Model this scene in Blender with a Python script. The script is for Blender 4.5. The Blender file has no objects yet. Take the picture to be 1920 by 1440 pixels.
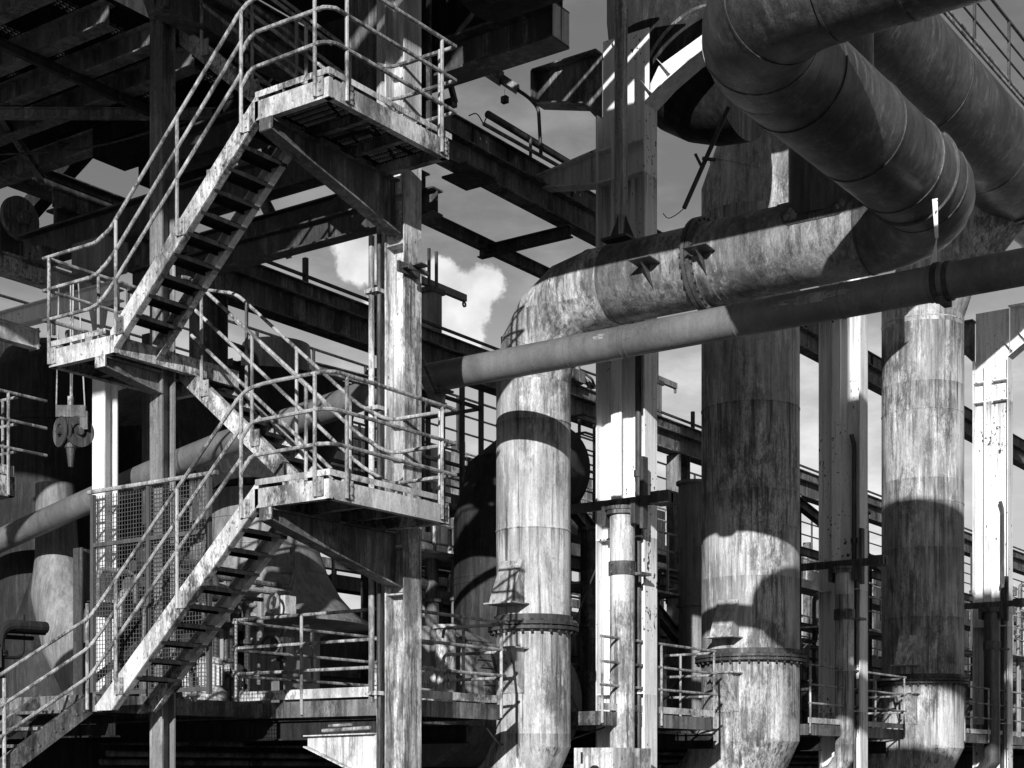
import bpy, bmesh, math, random
from mathutils import Vector, Matrix
R = math.radians
random.seed(7)
SC = bpy.context.scene
COL = SC.collection

# ---------------------------------------------------------------- camera
# world axes follow the plant: +X runs along the pipe row (away, to the right of the photo),
# +Y runs across it (away, to the left of the photo)
cam_d = bpy.data.cameras.new('camera'); cam = bpy.data.objects.new('camera', cam_d); COL.objects.link(cam)
cam.location = (0, 0, 1.7)
cam.rotation_euler = (R(90), 0, -math.atan2(.8169, .5768))
cam_d.sensor_width = 36; cam_d.lens = 2903 / 1920 * 36; cam_d.shift_y = (1450 - 720) / 1920
cam_d.clip_start = .1; cam_d.clip_end = 2000
SC.camera = cam

# ---------------------------------------------------------------- light
SUN_DIR = Vector((1, .455, -.325)).normalized()          # the way the light travels
sun_d = bpy.data.lights.new('sun', 'SUN'); sun_d.energy = 4.6; sun_d.angle = R(.5); sun_d.color = (1, 1, 1)
sun = bpy.data.objects.new('sun', sun_d); COL.objects.link(sun)
sun.rotation_euler = SUN_DIR.to_track_quat('-Z', 'Y').to_euler(); sun.location = (-20, -10, 30)
SC.view_settings.view_transform = 'Standard'; SC.view_settings.look = 'None'
SC.view_settings.exposure = 0.3; SC.view_settings.gamma = 1

W = bpy.data.worlds.new('World'); SC.world = W; W.use_nodes = True
def world():
    nt = W.node_tree; N = nt.nodes; L = nt.links; N.clear()
    def n(t, **k):
        x = N.new(t)
        for a, b in k.items(): setattr(x, a, b)
        return x
    sky = n('ShaderNodeTexSky', sky_type='NISHITA', sun_disc=False)
    s = -SUN_DIR
    sky.sun_elevation = math.asin(s.z); sky.sun_rotation = math.atan2(s.x, s.y)
    sky.air_density = 1.0; sky.dust_density = .6
    sep = n('ShaderNodeSeparateColor'); L.new(sky.outputs[0], sep.inputs[0])   # red filter of the black-and-white photograph
    tc = n('ShaderNodeTexCoord')
    def math_(op, a, b=None, c=None):
        m = n('ShaderNodeMath', operation=op)
        for i, v in enumerate((a, b, c)):
            if v is None: continue
            if isinstance(v, (int, float)): m.inputs[i].default_value = v
            else: L.new(v, m.inputs[i])
        return m.outputs[0]
    def noise(scale, detail, vec, rough=.55):
        x = n('ShaderNodeTexNoise'); x.inputs['Scale'].default_value = scale; x.inputs['Detail'].default_value = detail
        x.inputs['Roughness'].default_value = rough; L.new(vec, x.inputs['Vector']); return x.outputs['Fac']
    def ramp(v, a, b):
        m = n('ShaderNodeMapRange'); m.interpolation_type = 'SMOOTHSTEP'
        L.new(v, m.inputs[0]); m.inputs[1].default_value = a; m.inputs[2].default_value = b; return m.outputs[0]
    d = tc.outputs['Generated']
    mp = n('ShaderNodeMapping'); mp.inputs['Scale'].default_value = (1, 1, 2.6); L.new(d, mp.inputs[0])
    wisp = ramp(noise(6.5, 9, mp.outputs[0], .62), .44, .74)
    # two cumulus clouds standing in one part of the sky
    cum = None
    for (x, y, z, rad) in ((.799,.602,.3066,.018), (.757,.661,.346,.013), (.806,.592,.314,.014), (.790,.614,.322,.011), (.795,.608,.288,.020), (.770,.648,.292,.018), (.760,.657,.328,.014)):
        v = n('ShaderNodeVectorMath', operation='DISTANCE'); L.new(d, v.inputs[0])
        v.inputs[1].default_value = Vector((x, y, z)).normalized()
        q = math_('DIVIDE', v.outputs['Value'], rad)
        cum = q if cum is None else math_('SMOOTH_MIN', cum, q, .25)
    cum = math_('ADD', cum, math_('MULTIPLY', math_('SUBTRACT', noise(52, 9, d, .66), .5), 1.5))
    cum = ramp(cum, 1.10, .80)
    cum = math_('MULTIPLY', cum, math_('ADD', .22, math_('MULTIPLY', noise(46, 7, d), 1.15)))
    xyz = n('ShaderNodeSeparateXYZ'); L.new(d, xyz.inputs[0])
    dt = n('ShaderNodeVectorMath', operation='DOT_PRODUCT'); L.new(d, dt.inputs[0]); dt.inputs[1].default_value = Vector((.8169+.2*.5768, .5768-.2*.8169, .2)).normalized()
    bank = math_('MULTIPLY', ramp(xyz.outputs['Z'], .345, .20), ramp(dt.outputs['Value'], .78, .97))      # bright veil of low cloud opposite the sun
    v = math_('MULTIPLY', sep.outputs[0], SKY_GAIN)
    v = math_('DIVIDE', v, math_('ADD', .55, math_('MULTIPLY', v, .28)))   # film shoulder: the glow round the sun stays printable
    v = math_('ADD', v, math_('MULTIPLY', wisp, 1.0))
    v = math_('ADD', v, math_('MULTIPLY', bank, math_('ADD', 1.9, math_('MULTIPLY', wisp, 1.6))))
    v = math_('ADD', v, math_('MULTIPLY', cum, 4.0))
    comb = n('ShaderNodeCombineColor')
    for i in range(3): L.new(v, comb.inputs[i])
    bg = n('ShaderNodeBackground'); L.new(comb.outputs[0], bg.inputs[0]); bg.inputs[1].default_value = SKY_STRENGTH
    o = n('ShaderNodeOutputWorld'); L.new(bg.outputs[0], o.inputs[0])
SKY_GAIN = .62; SKY_STRENGTH = .12
world()

# ---------------------------------------------------------------- materials (a black-and-white photograph: grey values only)
def material(name, base, dark, light=None, streak=.5, blotch=.5, chips=0., rough=.55, scale=1., fine=.25, bump=.25, spec=.4, mapz=.07, metal=0., runs=(), long=1., base2=None, patch=0.):
    m = bpy.data.materials.new(name); m.use_nodes = True
    nt = m.node_tree; N = nt.nodes; L = nt.links
    b = N['Principled BSDF']
    tc = N.new('ShaderNodeTexCoord'); oi = N.new('ShaderNodeObjectInfo')
    off = N.new('ShaderNodeVectorMath'); off.operation = 'SCALE'; off.inputs[0].default_value = (31, 17, 23); L.new(oi.outputs['Random'], off.inputs['Scale'])
    add = N.new('ShaderNodeVectorMath'); L.new(tc.outputs['Object'], add.inputs[0]); L.new(off.outputs[0], add.inputs[1])
    def mapping(s):
        x = N.new('ShaderNodeMapping'); x.inputs['Scale'].default_value = s; L.new(add.outputs[0], x.inputs[0]); return x.outputs[0]
    def noise(vec, sc, det, ro=.6):
        x = N.new('ShaderNodeTexNoise'); x.inputs['Scale'].default_value = sc * scale; x.inputs['Detail'].default_value = det
        x.inputs['Roughness'].default_value = ro; L.new(vec, x.inputs['Vector']); return x.outputs['Fac']
    def rng(v, a, b_, c=0., d=1.):
        x = N.new('ShaderNodeMapRange'); L.new(v, x.inputs[0])
        for i, k in enumerate((a, b_, c, d)): x.inputs[i + 1].default_value = k
        return x.outputs[0]
    def mix(f, a, c):
        x = N.new('ShaderNodeMix'); x.data_type = 'FLOAT'
        for i, v in ((0, f), (2, a), (3, c)):
            if isinstance(v, (int, float)): x.inputs[i].default_value = v
            else: L.new(v, x.inputs[i])
        return x.outputs[0]
    def mul(a, c):
        x = N.new('ShaderNodeMath'); x.operation = 'MULTIPLY'
        for i, q in enumerate((a, c)):
            if isinstance(q, (int, float)): x.inputs[i].default_value = q
            else: L.new(q, x.inputs[i])
        return x.outputs[0]
    st = noise(mapping((1, 1, mapz)), 13, 8, .72)          # runs of rust and washed paint
    bl = noise(mapping((1, 1, .6)), 2.3, 10, .74)          # large blotches
    sp = noise(mapping((1, 1, .45)), 34, 5, .68)           # pitting
    fi = noise(mapping((1, 1, .35)), 85, 3, .7)            # grain
    lo = noise(mapping((.8, .8, .35)), 1.15, 3, .5)        # where the wear gathers
    hi = noise(mapping((1.1, 1.1, .3)), 2.0, 3, .5)
    wear = rng(lo, .42, .60); wear2 = rng(hi, .40, .60)
    v = base
    pa = noise(mapping((1, 1, .45)), 1.05, 5, .6)           # large tonal patches
    if base2: v = mix(rng(pa, .42, .58), base, base2)
    if light: v = mix(mul(rng(noise(mapping((1.3, 1.3, mapz * 2.2)), 8, 9, .75), .50, .60, 0, .85), wear2), v, light)
    v = mix(mul(rng(bl, .49, .57, 0, blotch), rng(lo, .42, .56, 1-patch, 1)), v, dark)
    v = mix(mul(rng(st, .49, .60, 0, streak), rng(lo, .40, .58, .35, 1)), v, dark)
    v = mix(mul(rng(sp, .50, .58, 0, blotch * .75), wear), v, dark)
    lg = noise(mapping((1, 1, .03)), 8, 9, .78)          # long washed streaks
    v = mul(v, rng(lg, .40, .62, 1+.28*long, 1-.38*long))
    if runs:                                               # rust running down from seams and flanges
        sx = N.new('ShaderNodeSeparateXYZ'); L.new(tc.outputs['Object'], sx.inputs[0])
        rn = noise(mapping((1, 1, .03)), 11, 5, .7)
        for z_, ln in runs:
            m_ = N.new('ShaderNodeMapRange'); L.new(sx.outputs['Z'], m_.inputs[0]); m_.inputs[1].default_value = z_-ln; m_.inputs[2].default_value = z_; m_.inputs[3].default_value = 0; m_.inputs[4].default_value = .62
            g_ = N.new('ShaderNodeMath'); g_.operation = 'LESS_THAN'; L.new(sx.outputs['Z'], g_.inputs[0]); g_.inputs[1].default_value = z_
            q_ = N.new('ShaderNodeMath'); q_.operation = 'ADD'; L.new(m_.outputs[0], q_.inputs[0]); L.new(rng(rn, .38, .66, -.75, .32), q_.inputs[1]); q_.use_clamp = True
            v = mix(mul(q_.outputs[0], g_.outputs[0]), v, dark)
    if chips:
        a = noise(mapping((1, 1, .7)), 17, 3, .5); c = noise(mapping((1, 1, .5)), 1.3, 3)
        s_ = N.new('ShaderNodeMath'); s_.operation = 'ADD'; L.new(a, s_.inputs[0]); L.new(rng(c, .3, .75, -.14, .16), s_.inputs[1])
        v = mix(rng(s_.outputs[0], .69, .71, 0, chips), v, .035)
    mu = N.new('ShaderNodeMath'); mu.operation = 'MULTIPLY'; L.new(v, mu.inputs[0]); L.new(rng(fi, .25, .75, 1 - fine, 1 + fine), mu.inputs[1])
    co = N.new('ShaderNodeCombineColor')
    for i in range(3): L.new(mu.outputs[0], co.inputs[i])
    L.new(co.outputs[0], b.inputs['Base Color'])
    b.inputs['Roughness'].default_value = rough; b.inputs['Specular IOR Level'].default_value = spec; b.inputs['Metallic'].default_value = metal
    L.new(rng(bl, .35, .7, rough - .1, rough + .2), b.inputs['Roughness'])
    bp = N.new('ShaderNodeBump'); bp.inputs['Strength'].default_value = bump; bp.inputs['Distance'].default_value = .01
    ad = N.new('ShaderNodeMath'); L.new(fi, ad.inputs[0]); L.new(bl, ad.inputs[1]); L.new(ad.outputs[0], bp.inputs['Height'])
    L.new(bp.outputs[0], b.inputs['Normal'])
    return m
RUNS = ((3.64, .7), (6.6, .5), (8.1, .9), (5.1, .5), (10.2, .8), (2.25, .5), (11.5, 1.2))
M = {
 'white':   material('white_paint', .80, .10, None, .35, .16, 1., .5, fine=.08, mapz=.06, long=.35, runs=((5.24, .7), (10.68, .8), (2.88, .5)), patch=.8),
 'fascia':  material('weathered_pale_paint', .40, .03, .80, .45, .90, .6, .6, fine=.28, mapz=.2, long=.3, base2=.66, patch=.6),
 'column':  material('streaked_column_paint', .38, .04, .84, .85, .60, .7, .6, mapz=.06, fine=.2, long=.7, base2=.66, patch=.8),
 'post':    material('grey_post_paint', .20, .03, .42, .8, .5, .5, .6, mapz=.05, fine=.3, long=.7),
 'rail':    material('galvanised_rail', .36, .05, .56, .3, .85, 0, .5, fine=.3, scale=1.6),
 'pipe':    material('pale_weathered_pipe', .28, .04, .70, .75, .65, .3, .6, fine=.28, mapz=.10, runs=RUNS, long=.7, base2=.54, patch=.9),
 'mid':     material('mottled_pipe_plate', .11, .025, .40, .65, .5, .3, .45, fine=.35, mapz=.12, long=.6, base2=.27, patch=.6),
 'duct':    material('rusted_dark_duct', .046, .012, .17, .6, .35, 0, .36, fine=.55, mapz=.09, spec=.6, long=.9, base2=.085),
 'satin':   material('satin_grey_pipe', .125, .05, None, .35, .35, .25, .42, fine=.22, mapz=.2, long=.3, base2=.175, patch=.7),
 'flake':   material('flaking_pale_paint', .30, .12, None, .3, .6, .5, .5, fine=.3),
 'dark':    material('dark_rusty_steel', .060, .016, .18, .6, .5, 0, .55, fine=.4),
 'beam':    material('fill_lightened_beam', .24, .05, .46, .7, .6, 0, .6, fine=.4),  # lightened to stand in for fill light in the upper left bay
 'rust':    material('streaked_rusty_girder', .10, .014, .36, .8, .75, 0, .55, fine=.4, base2=.19, patch=.5),
 'black':   material('shade_black_steel', .024, .008, .06, .4, .4, 0, .75, fine=.4, spec=.12),  # near-black; also stands in for shade on the elbow duct and under decks
 'vessel':  material('grey_vessel_plate', .22, .09, None, .5, .35, 0, .5, fine=.2, runs=((6.2, .9), (4.06, .8))),
 'bin':     material('shade_dark_plate', .030, .010, .06, .5, .4, 0, .65, fine=.25, spec=.2),  # darkened to stand in for shade on vessels and ducts behind
 'grit':    material('cinder_ground', .06, .03, .09, 0, .6, 0, .9, mapz=1.),
 'mesh':    material('wire', .08, .04, None, .2, .3, 0, .5),
}

# ---------------------------------------------------------------- mesh builder
class MB:
    def __init__(s): s.v = []; s.f = []; s.sm = []
    def face(s, idx, smooth=False): s.f.append(idx); s.sm.append(smooth)
    def hexa(s, p):
        k = len(s.v); s.v += [tuple(q) for q in p]
        for q in ((0,3,2,1),(4,5,6,7),(0,1,5,4),(1,2,6,5),(2,3,7,6),(3,0,4,7)): s.face([k+i for i in q])
        return s
    def box(s, x0, x1, y0, y1, z0, z1):
        return s.hexa([(x0,y0,z0),(x1,y0,z0),(x1,y1,z0),(x0,y1,z0),(x0,y0,z1),(x1,y0,z1),(x1,y1,z1),(x0,y1,z1)])
    def bar(s, p, q, w, h, up=(0,0,1)):
        p = Vector(p); q = Vector(q); d = (q-p).normalized(); up = Vector(up)
        sx = d.cross(up).normalized(); u = sx.cross(d).normalized()
        a = sx*w/2; c = u*h/2
        return s.hexa([p-a-c, p+a-c, q+a-c, q-a-c, p-a+c, p+a+c, q+a+c, q-a+c])
    def ibeam(s, p, q, h, w, tf=.02, tw=.014, up=(0,0,1)):
        p = Vector(p); q = Vector(q); d = (q-p).normalized(); u = Vector(up); sx = d.cross(u).normalized(); u = sx.cross(d).normalized()
        for sg in (-1, 1): s.bar(p+u*sg*(h/2-tf/2), q+u*sg*(h/2-tf/2), w, tf, u)
        return s.bar(p, q, tw, h-2*tf, u)
    def prism(s, poly, vec):
        k = len(s.v); n = len(poly); vec = Vector(vec)
        s.v += [tuple(Vector(p)) for p in poly] + [tuple(Vector(p)+vec) for p in poly]
        s.face(list(range(k, k+n))[::-1]); s.face(list(range(k+n, k+2*n)))
        for i in range(n): j = (i+1) % n; s.face([k+i, k+j, k+n+j, k+n+i])
        return s
    def tube(s, pts, r, n=10, caps=True, radii=None):
        P = [Vector(p) for p in pts]; m = len(P); k = len(s.v)
        T = [(P[i+1]-P[i]).normalized() for i in range(m-1)]
        ref = Vector((0,0,1)) if abs(T[0].z) < .9 else Vector((1,0,0))
        x = T[0].cross(ref).normalized()
        for i in range(m):
            a = T[max(i-1,0)]; b = T[min(i,m-2)]
            tn = (a+b).normalized(); y = a.cross(x).normalized()
            rr = radii[i] if radii else r
            for j in range(n):
                an = 2*math.pi*j/n
                o = (x*math.cos(an)+y*math.sin(an))*rr
                o = o - a*(o.dot(tn)/max(tn.dot(a), .2))      # slide along the incoming run on to the mitre plane
                s.v.append(tuple(P[i]+o))
            if i < m-1:
                x = (a.rotation_difference(b) @ x); x = (x - b*x.dot(b)).normalized()
        for i in range(m-1):
            for j in range(n):
                j2 = (j+1) % n
                s.face([k+i*n+j, k+i*n+j2, k+(i+1)*n+j2, k+(i+1)*n+j], True)
        if caps:
            s.face([k+j for j in range(n)][::-1]); s.face([k+(m-1)*n+j for j in range(n)])
        return s
    def ring(s, c, d, r0, r1, t, n=48):
        """flat ring of thickness t about axis d"""
        c = Vector(c); d = Vector(d).normalized(); ref = Vector((0,0,1)) if abs(d.z) < .9 else Vector((1,0,0))
        x = d.cross(ref).normalized(); y = d.cross(x); k = len(s.v)
        for j in range(n):
            e = x*math.cos(2*math.pi*j/n)+y*math.sin(2*math.pi*j/n)
            for rr, h in ((r0,-t/2),(r1,-t/2),(r1,t/2),(r0,t/2)): s.v.append(tuple(c+e*rr+d*h))
        for j in range(n):
            a = k+4*j; b = k+4*((j+1) % n)
            for q in range(4): s.face([a+q, a+(q+1)%4, b+(q+1)%4, b+q][::-1], q in (1,3))
        return s
    def lathe(s, c, prof, n=40, smooth=True):
        c = Vector(c); k = len(s.v); m = len(prof)
        for (r, z) in prof:
            for j in range(n): s.v.append((c.x+r*math.cos(2*math.pi*j/n), c.y+r*math.sin(2*math.pi*j/n), c.z+z))
        for i in range(m-1):
            for j in range(n):
                j2 = (j+1) % n; s.face([k+i*n+j, k+i*n+j2, k+(i+1)*n+j2, k+(i+1)*n+j], smooth)
        s.face([k+j for j in range(n)][::-1]); s.face([k+(m-1)*n+j for j in range(n)])
        return s
    def bolt(s, p, d, r=.016, h=.014):
        p = Vector(p); d = Vector(d).normalized()
        return s.tube([p-d*.002, p+d*h], r, 6)

ROOT = {}
def make(name, mb, mat, parent=None, angle=16):
    me = bpy.data.meshes.new(name); off = Vector((0,0,0))
    if parent is not None: off = ROOT.get(parent.name, Vector((0,0,0)))
    me.from_pydata([tuple(Vector(v)-off) for v in mb.v], [], mb.f)
    me.validate()
    if len(me.polygons) == len(mb.sm): me.polygons.foreach_set('use_smooth', mb.sm)
    bm = bmesh.new(); bm.from_mesh(me); bmesh.ops.recalc_face_normals(bm, faces=bm.faces); bm.to_mesh(me); bm.free()
    try: me.set_sharp_from_angle(angle=R(angle))
    except Exception: pass
    me.materials.append(M[mat])
    o = bpy.data.objects.new(name, me); COL.objects.link(o)
    if parent is not None: o.parent = parent; ROOT[o.name] = off
    return o
def thing(name, label, cat, loc, group=None):
    o = bpy.data.objects.new(name, None); COL.objects.link(o); o.location = loc; o.empty_display_size = .3
    o['label'] = label; o['category'] = cat
    if group: o['group'] = group
    ROOT[o.name] = Vector(loc); return o
def single(name, label, cat, mb, mat, group=None, angle=16):
    o = make(name, mb, mat, None, angle); o['label'] = label; o['category'] = cat
    if group: o['group'] = group
    return o
def fillet(pts, r=.14, n=5):
    P = [Vector(p) for p in pts]; out = [P[0]]
    for i in range(1, len(P)-1):
        a = P[i-1]-P[i]; b = P[i+1]-P[i]; d = min(r, a.length*.45, b.length*.45)
        p0 = P[i]+a.normalized()*d; p1 = P[i]+b.normalized()*d
        for k in range(n+1):
            t = k/n; out.append(p0*(1-t)**2 + P[i]*2*t*(1-t) + p1*t*t)
    out.append(P[-1]); return out
def handrail(parent, paths, posts, r=.0215, mat='rail', plate=None):
    """rails run as one bent-tube mesh; every post a sub-part of its own"""
    mb = MB()
    for p in paths:
        q = fillet(p); n_ = len(q)
        if n_ > 3: q = [q[0]] + [v_ + Vector((random.uniform(-1,1), random.uniform(-1,1), random.uniform(-1,1)))*.004 for v_ in q[1:-1]] + [q[-1]]
        mb.tube(q, r, 8)
        for k_ in range(1, n_-1, 6): mb.tube([q[k_]-(q[k_+1]-q[k_]).normalized()*.012, q[k_]+(q[k_+1]-q[k_]).normalized()*.012], r*1.16, 8)
    h = make('handrail', mb, mat, parent, 30)
    for (x, y, z0, z1) in posts:
        b = MB().tube([(x,y,z0),(x,y,z1)], r, 8)
        if plate:
            pl_ = plate if plate != 'auto' else ((-1,0) if x < A0 else (0,-1) if y < 10.42 else None)
        if plate and pl_:
            nx, ny = pl_; tx, ty = -ny, nx
            px, py = x - nx*.012, y - ny*.012
            b.bar((px+tx*.055, py+ty*.055, z0), (px+tx*.055, py+ty*.055, z0+.19), .10, .012, (nx, ny, 0))
            for q in (.055, .145): b.bolt((px+tx*.07+nx*.006, py+ty*.07+ny*.006, z0+q), (nx, ny, 0))
        make('post', b, mat, h, 30)
    return h

# ================================================================ setting
g = make('ground', MB().box(-300, 600, -300, 600, -.5, 0), 'grit'); g['kind'] = 'structure'

# ================================================================ stair tower
A0 = 11.606                                   # outer face of the tower
ZL, ZM, ZU, ZB = 4.655, 6.62, 8.68, 2.60      # lower, middle, upper landing and base deck
FH = .20                                      # edge beam height
def channel_edge(mb, p, q, h, inward, t=.012, w=.07):
    """edge channel: web on the line p-q (top edge), flanges turned inward"""
    p = Vector(p); q = Vector(q); n = Vector(inward)
    up = Vector((0,0,1))
    mb.bar(p+n*t/2-up*h/2, q+n*t/2-up*h/2, t, h)
    for z in (-.006, -h+.006): mb.bar(p+n*(t+w/2)+up*z, q+n*(t+w/2)+up*z, w, .012)
def grating(mb, x0, x1, y0, y1, z, step=.036, hh=.03):
    y = y0
    while y < y1: mb.box(x0, x1, y-.002, y+.002, z-hh, z); y += step
    x = x0
    while x < x1: mb.box(x-.003, x+.003, y0, y1, z-hh+.004, z-.004); x += .10
def landing(label, z, x0, x1, y0, y1, tip, col_x, col_z, toe_gap=None):
    """tip: y of the cantilever bracket below, col_x / col_z: where it meets its column"""
    t = thing('stair_landing', label, 'landing', (x0, y0, z-FH), 'landings of the steel stair')
    e = MB()
    channel_edge(e, (x0,y0,z), (x0,y1,z), FH, (1,0,0))
    channel_edge(e, (x1,y0+.013,z), (x1,y1,z), FH, (-1,0,0))
    channel_edge(e, (x0+.013,y0,z), (x1,y0,z), FH, (0,1,0)); channel_edge(e, (x0+.013,y1,z), (x1-.013,y1,z), FH, (0,-1,0))
    e.box(x0-.004, x0+.05, y0-.004, y0+.05, z-FH+.001, z-.001)                     # welded corner
    make('edge_beam', e, 'fascia', t)
    for k in (.36, .68): make('joist', MB().ibeam((x0+(x1-x0)*k, y0+.09, z-.12), (x0+(x1-x0)*k, y1-.02, z-.12), .12, .07, .01, .008), 'rust', t)
    gr = MB(); grating(gr, x0+.02, x1-.02, y0+.02, y1-.02, z-.012); make('grating', gr, 'black', t)
    b = MB()
    for (p, q) in toe_gap: b.bar((*p, z+.066), (*q, z+.066), .008, .062)
    for (p, q) in toe_gap:
        for f in (.12, .6): 
            c = Vector((*p,0))*(1-f)+Vector((*q,0))*f; b.box(c.x+.006, c.x+.03, c.y+.006, c.y+.03, z-.01, z+.06)
    make('toe_board', b, 'fascia', t)
    # cantilever bracket: tapered I, deep at the column
    br = MB(); zt = z-FH-.012; x_ = A0-.01; w = .17; dz = col_z - (zt-.12); L = col_x-x_
    br.prism([(x_+.016,tip-.006,zt-.02),(col_x,tip-.006,zt-.02),(col_x,tip-.006,col_z+.02),(x_+.016,tip-.006,zt-.10)], (0,.012,0))
    br.bar((x_+.016,tip,zt-.010), (col_x,tip,zt-.010), .15, .018)
    br.bar((x_,tip,zt-.12), (col_x,tip,col_z), w, .02)
    br.box(x_-.006, x_+.014, tip-w/2, tip+w/2, zt-.125, zt+.004)
    make('bracket', br, 'rust', t)  # dark rusty finish also carries the shade under the landing
    tp = MB().box(x_-.012, x_-.0065, tip-w/2, tip+w/2, zt-.125, zt+.004); make('bracket_end', tp, 'fascia', t)
    return t

def flight(label, x0, x1, b0, zlow0, slope, ba, bb, ztop, zbot, rails, near_mat='fascia'):
    """stringer lower edge: z = zlow0 + slope*(y-b0) for y in [ba, bb]; treads between zbot and ztop"""
    zl = lambda y: zlow0 + slope*(y-b0)
    t = thing('stair_flight', label, 'stair', (x0, ba if slope < 0 else bb, max(zl(ba), zl(bb))), 'flights of the steel stair')
    V = .255
    ny = 1/math.sqrt(1+slope*slope)
    lv = []
    n = round((ztop-zbot)/.1835); st = (ztop-zbot)/n
    for k in range(1, n): 
        z = ztop-st*k; lv.append((z, b0 + (z-.12-zlow0)/slope))
    for xs, inn in ((x0, 1), (x1, -1)):
        s = MB()
        zc = zbot-.19; yc = b0+(zc-zlow0)/slope
        if slope < 0: s.prism([(xs,ba,zl(ba)),(xs,yc,zc),(xs,bb,zc),(xs,bb,max(zl(bb)+V,zc+.05)),(xs,ba,zl(ba)+V)], (.012*inn,0,0))
        else: s.prism([(xs,ba,zc),(xs,yc,zc),(xs,bb,zl(bb)),(xs,bb,zl(bb)+V),(xs,ba,max(zl(ba)+V,zc+.05))], (.012*inn,0,0))
        for dz in (.007, V-.007):
            ya, yb = (ba, yc if dz < .1 else bb) if slope < 0 else (yc if dz < .1 else ba, bb)
            s.bar((xs+inn*.05,ya,zl(ya)+dz), (xs+inn*.05,yb,zl(yb)+dz), .075, .013, (0,-slope*ny,ny))
        for z, y in lv:
            for d in (-.055, .055):
                s.bolt((xs, y+d, zl(y)+.13+d*slope*.0), (-inn,0,0), .014, .012)
        make('stringer', s, near_mat, t, 30)
    for z, y in lv:
        m = MB(); w = .12
        m.box(x0+.014, x1-.014, y-w, y+w, z-.008, z)
        m.box(x0+.014, x1-.014, y-w, y-w+.006, z-.05, z-.009); m.box(x0+.014, x1-.014, y+w-.006, y+w, z-.05, z-.009)
        for q in range(5): m.box(x0+.03, x1-.03, y-w+.03+q*.045, y-w+.034+q*.045, z+.0005, z+.004)
        make('tread', m, 'black', t)
    for paths, posts, pl in rails: handrail(t, paths, posts, plate=pl)
    return t

# --- geometry of the three rails above a flight on the outer face
RH = (1.075, .70, .35)
F3S = -.913; F3B, F3Z = 11.451, 8.488         # lower edge of the upper visible flight
def outer_rails(dz, foot):
    """rails of the two outer flights; dz shifts the upper one down a storey"""
    zr = lambda y, k: 8.488+dz + F3S*(y-F3B) + (1.37, 1.03, .70)[k]
    P = []
    x = A0-.022
    zu = ZU+dz
    P.append([(x,13.72,zr(13.72,0)), (x,11.60,zr(11.60,0)), (x,11.25,zu+RH[0]), (x,10.41,zu+RH[0]), (13.66,10.41,zu+RH[0])])
    for k in (1, 2):
        P.append([(x,13.72,zr(13.72,k)), (x,11.644,zr(11.644,k))])
        P.append([(x,11.644,zu+RH[k]-.16), (x,11.50,zu+RH[k]), (x,10.41,zu+RH[k]), (13.66,10.41,zu+RH[k])])
    if foot:
        zm = zu - (ZU-ZM)
        for k in range(3):
            q = P[(0,1,3)[k]]
            P[(0,1,3)[k]] = [(x+(.0),14.86,zm+RH[k]), (x,13.95,zm+RH[k])] + q
    po = [(x, y, 8.488+dz+F3S*(y-F3B)+.06+.02, zr(y,0)) for y in (13.60, 12.611, 11.644)]
    return P, po
for dz, lab, foot, bot in ((0, 'stair flight climbing from the middle landing to the upper landing, seen from below', True, ZM),
                      (ZL-ZU, 'stair flight climbing from the base deck past the wire mesh guard to the lower landing', False, ZB)):
    P, po = outer_rails(dz, foot)
    e = 13.72 if foot else 13.98
    if not foot:
        x = A0-.022
        for i, k in ((0,0),(1,1),(3,2)):
            z_ = 8.488+dz+F3S*(13.72-F3B)+(1.37,1.03,.70)[k]
            P[i] = [(10.30,14.02,z_-1.05), (11.55,14.02,z_-.30)] + [(x,13.95,z_-.21)] + P[i]
    flight(lab, A0, A0+.70, F3B, F3Z+dz, F3S, 11.42, e, ZU+dz, bot, [(P, po, (-1,0))])
# inner rail of the outer flights is left off, as in the photograph; the rear flights carry two
for dz, lab, zt, zb in ((0, 'pale stair flight descending from the middle landing to the lower landing behind the crossing handrails', ZM, ZL),
                        (ZU-ZL, 'dark stair flight climbing out of the picture above the upper landing', ZU+1.965, ZU)):
    zl = lambda y: 4.33+dz+.83*(y-11.45)
    rails = []
    for x in (12.85-.022, 13.55+.022):
        zr = lambda y, k: zl(y)+(1.37,1.03,.69)[k]
        ps = []
        for k in range(3):
            p = [(x,13.72,zr(13.72,k)), (x,11.75,zr(11.75,k))]
            if x > 13: p += [(13.64,11.35,zt-1.965+RH[k]), (13.66,10.41,zt-1.965+RH[k])]
            else: p += [(x, 11.5, zr(11.5,k))]
            if k == 0: p = [(x,14.2,zr(13.72,0)+.13)] + p
            ps.append(p)
        rails.append((ps, [(x, y, zl(y)+.08, zr(y,0)) for y in (13.55, 12.72, 11.88)], (-1,0)))
    flight(lab, 12.85, 13.55, 11.45, 4.33+dz, .83, 11.47, 13.95, zt, zb, rails)

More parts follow.
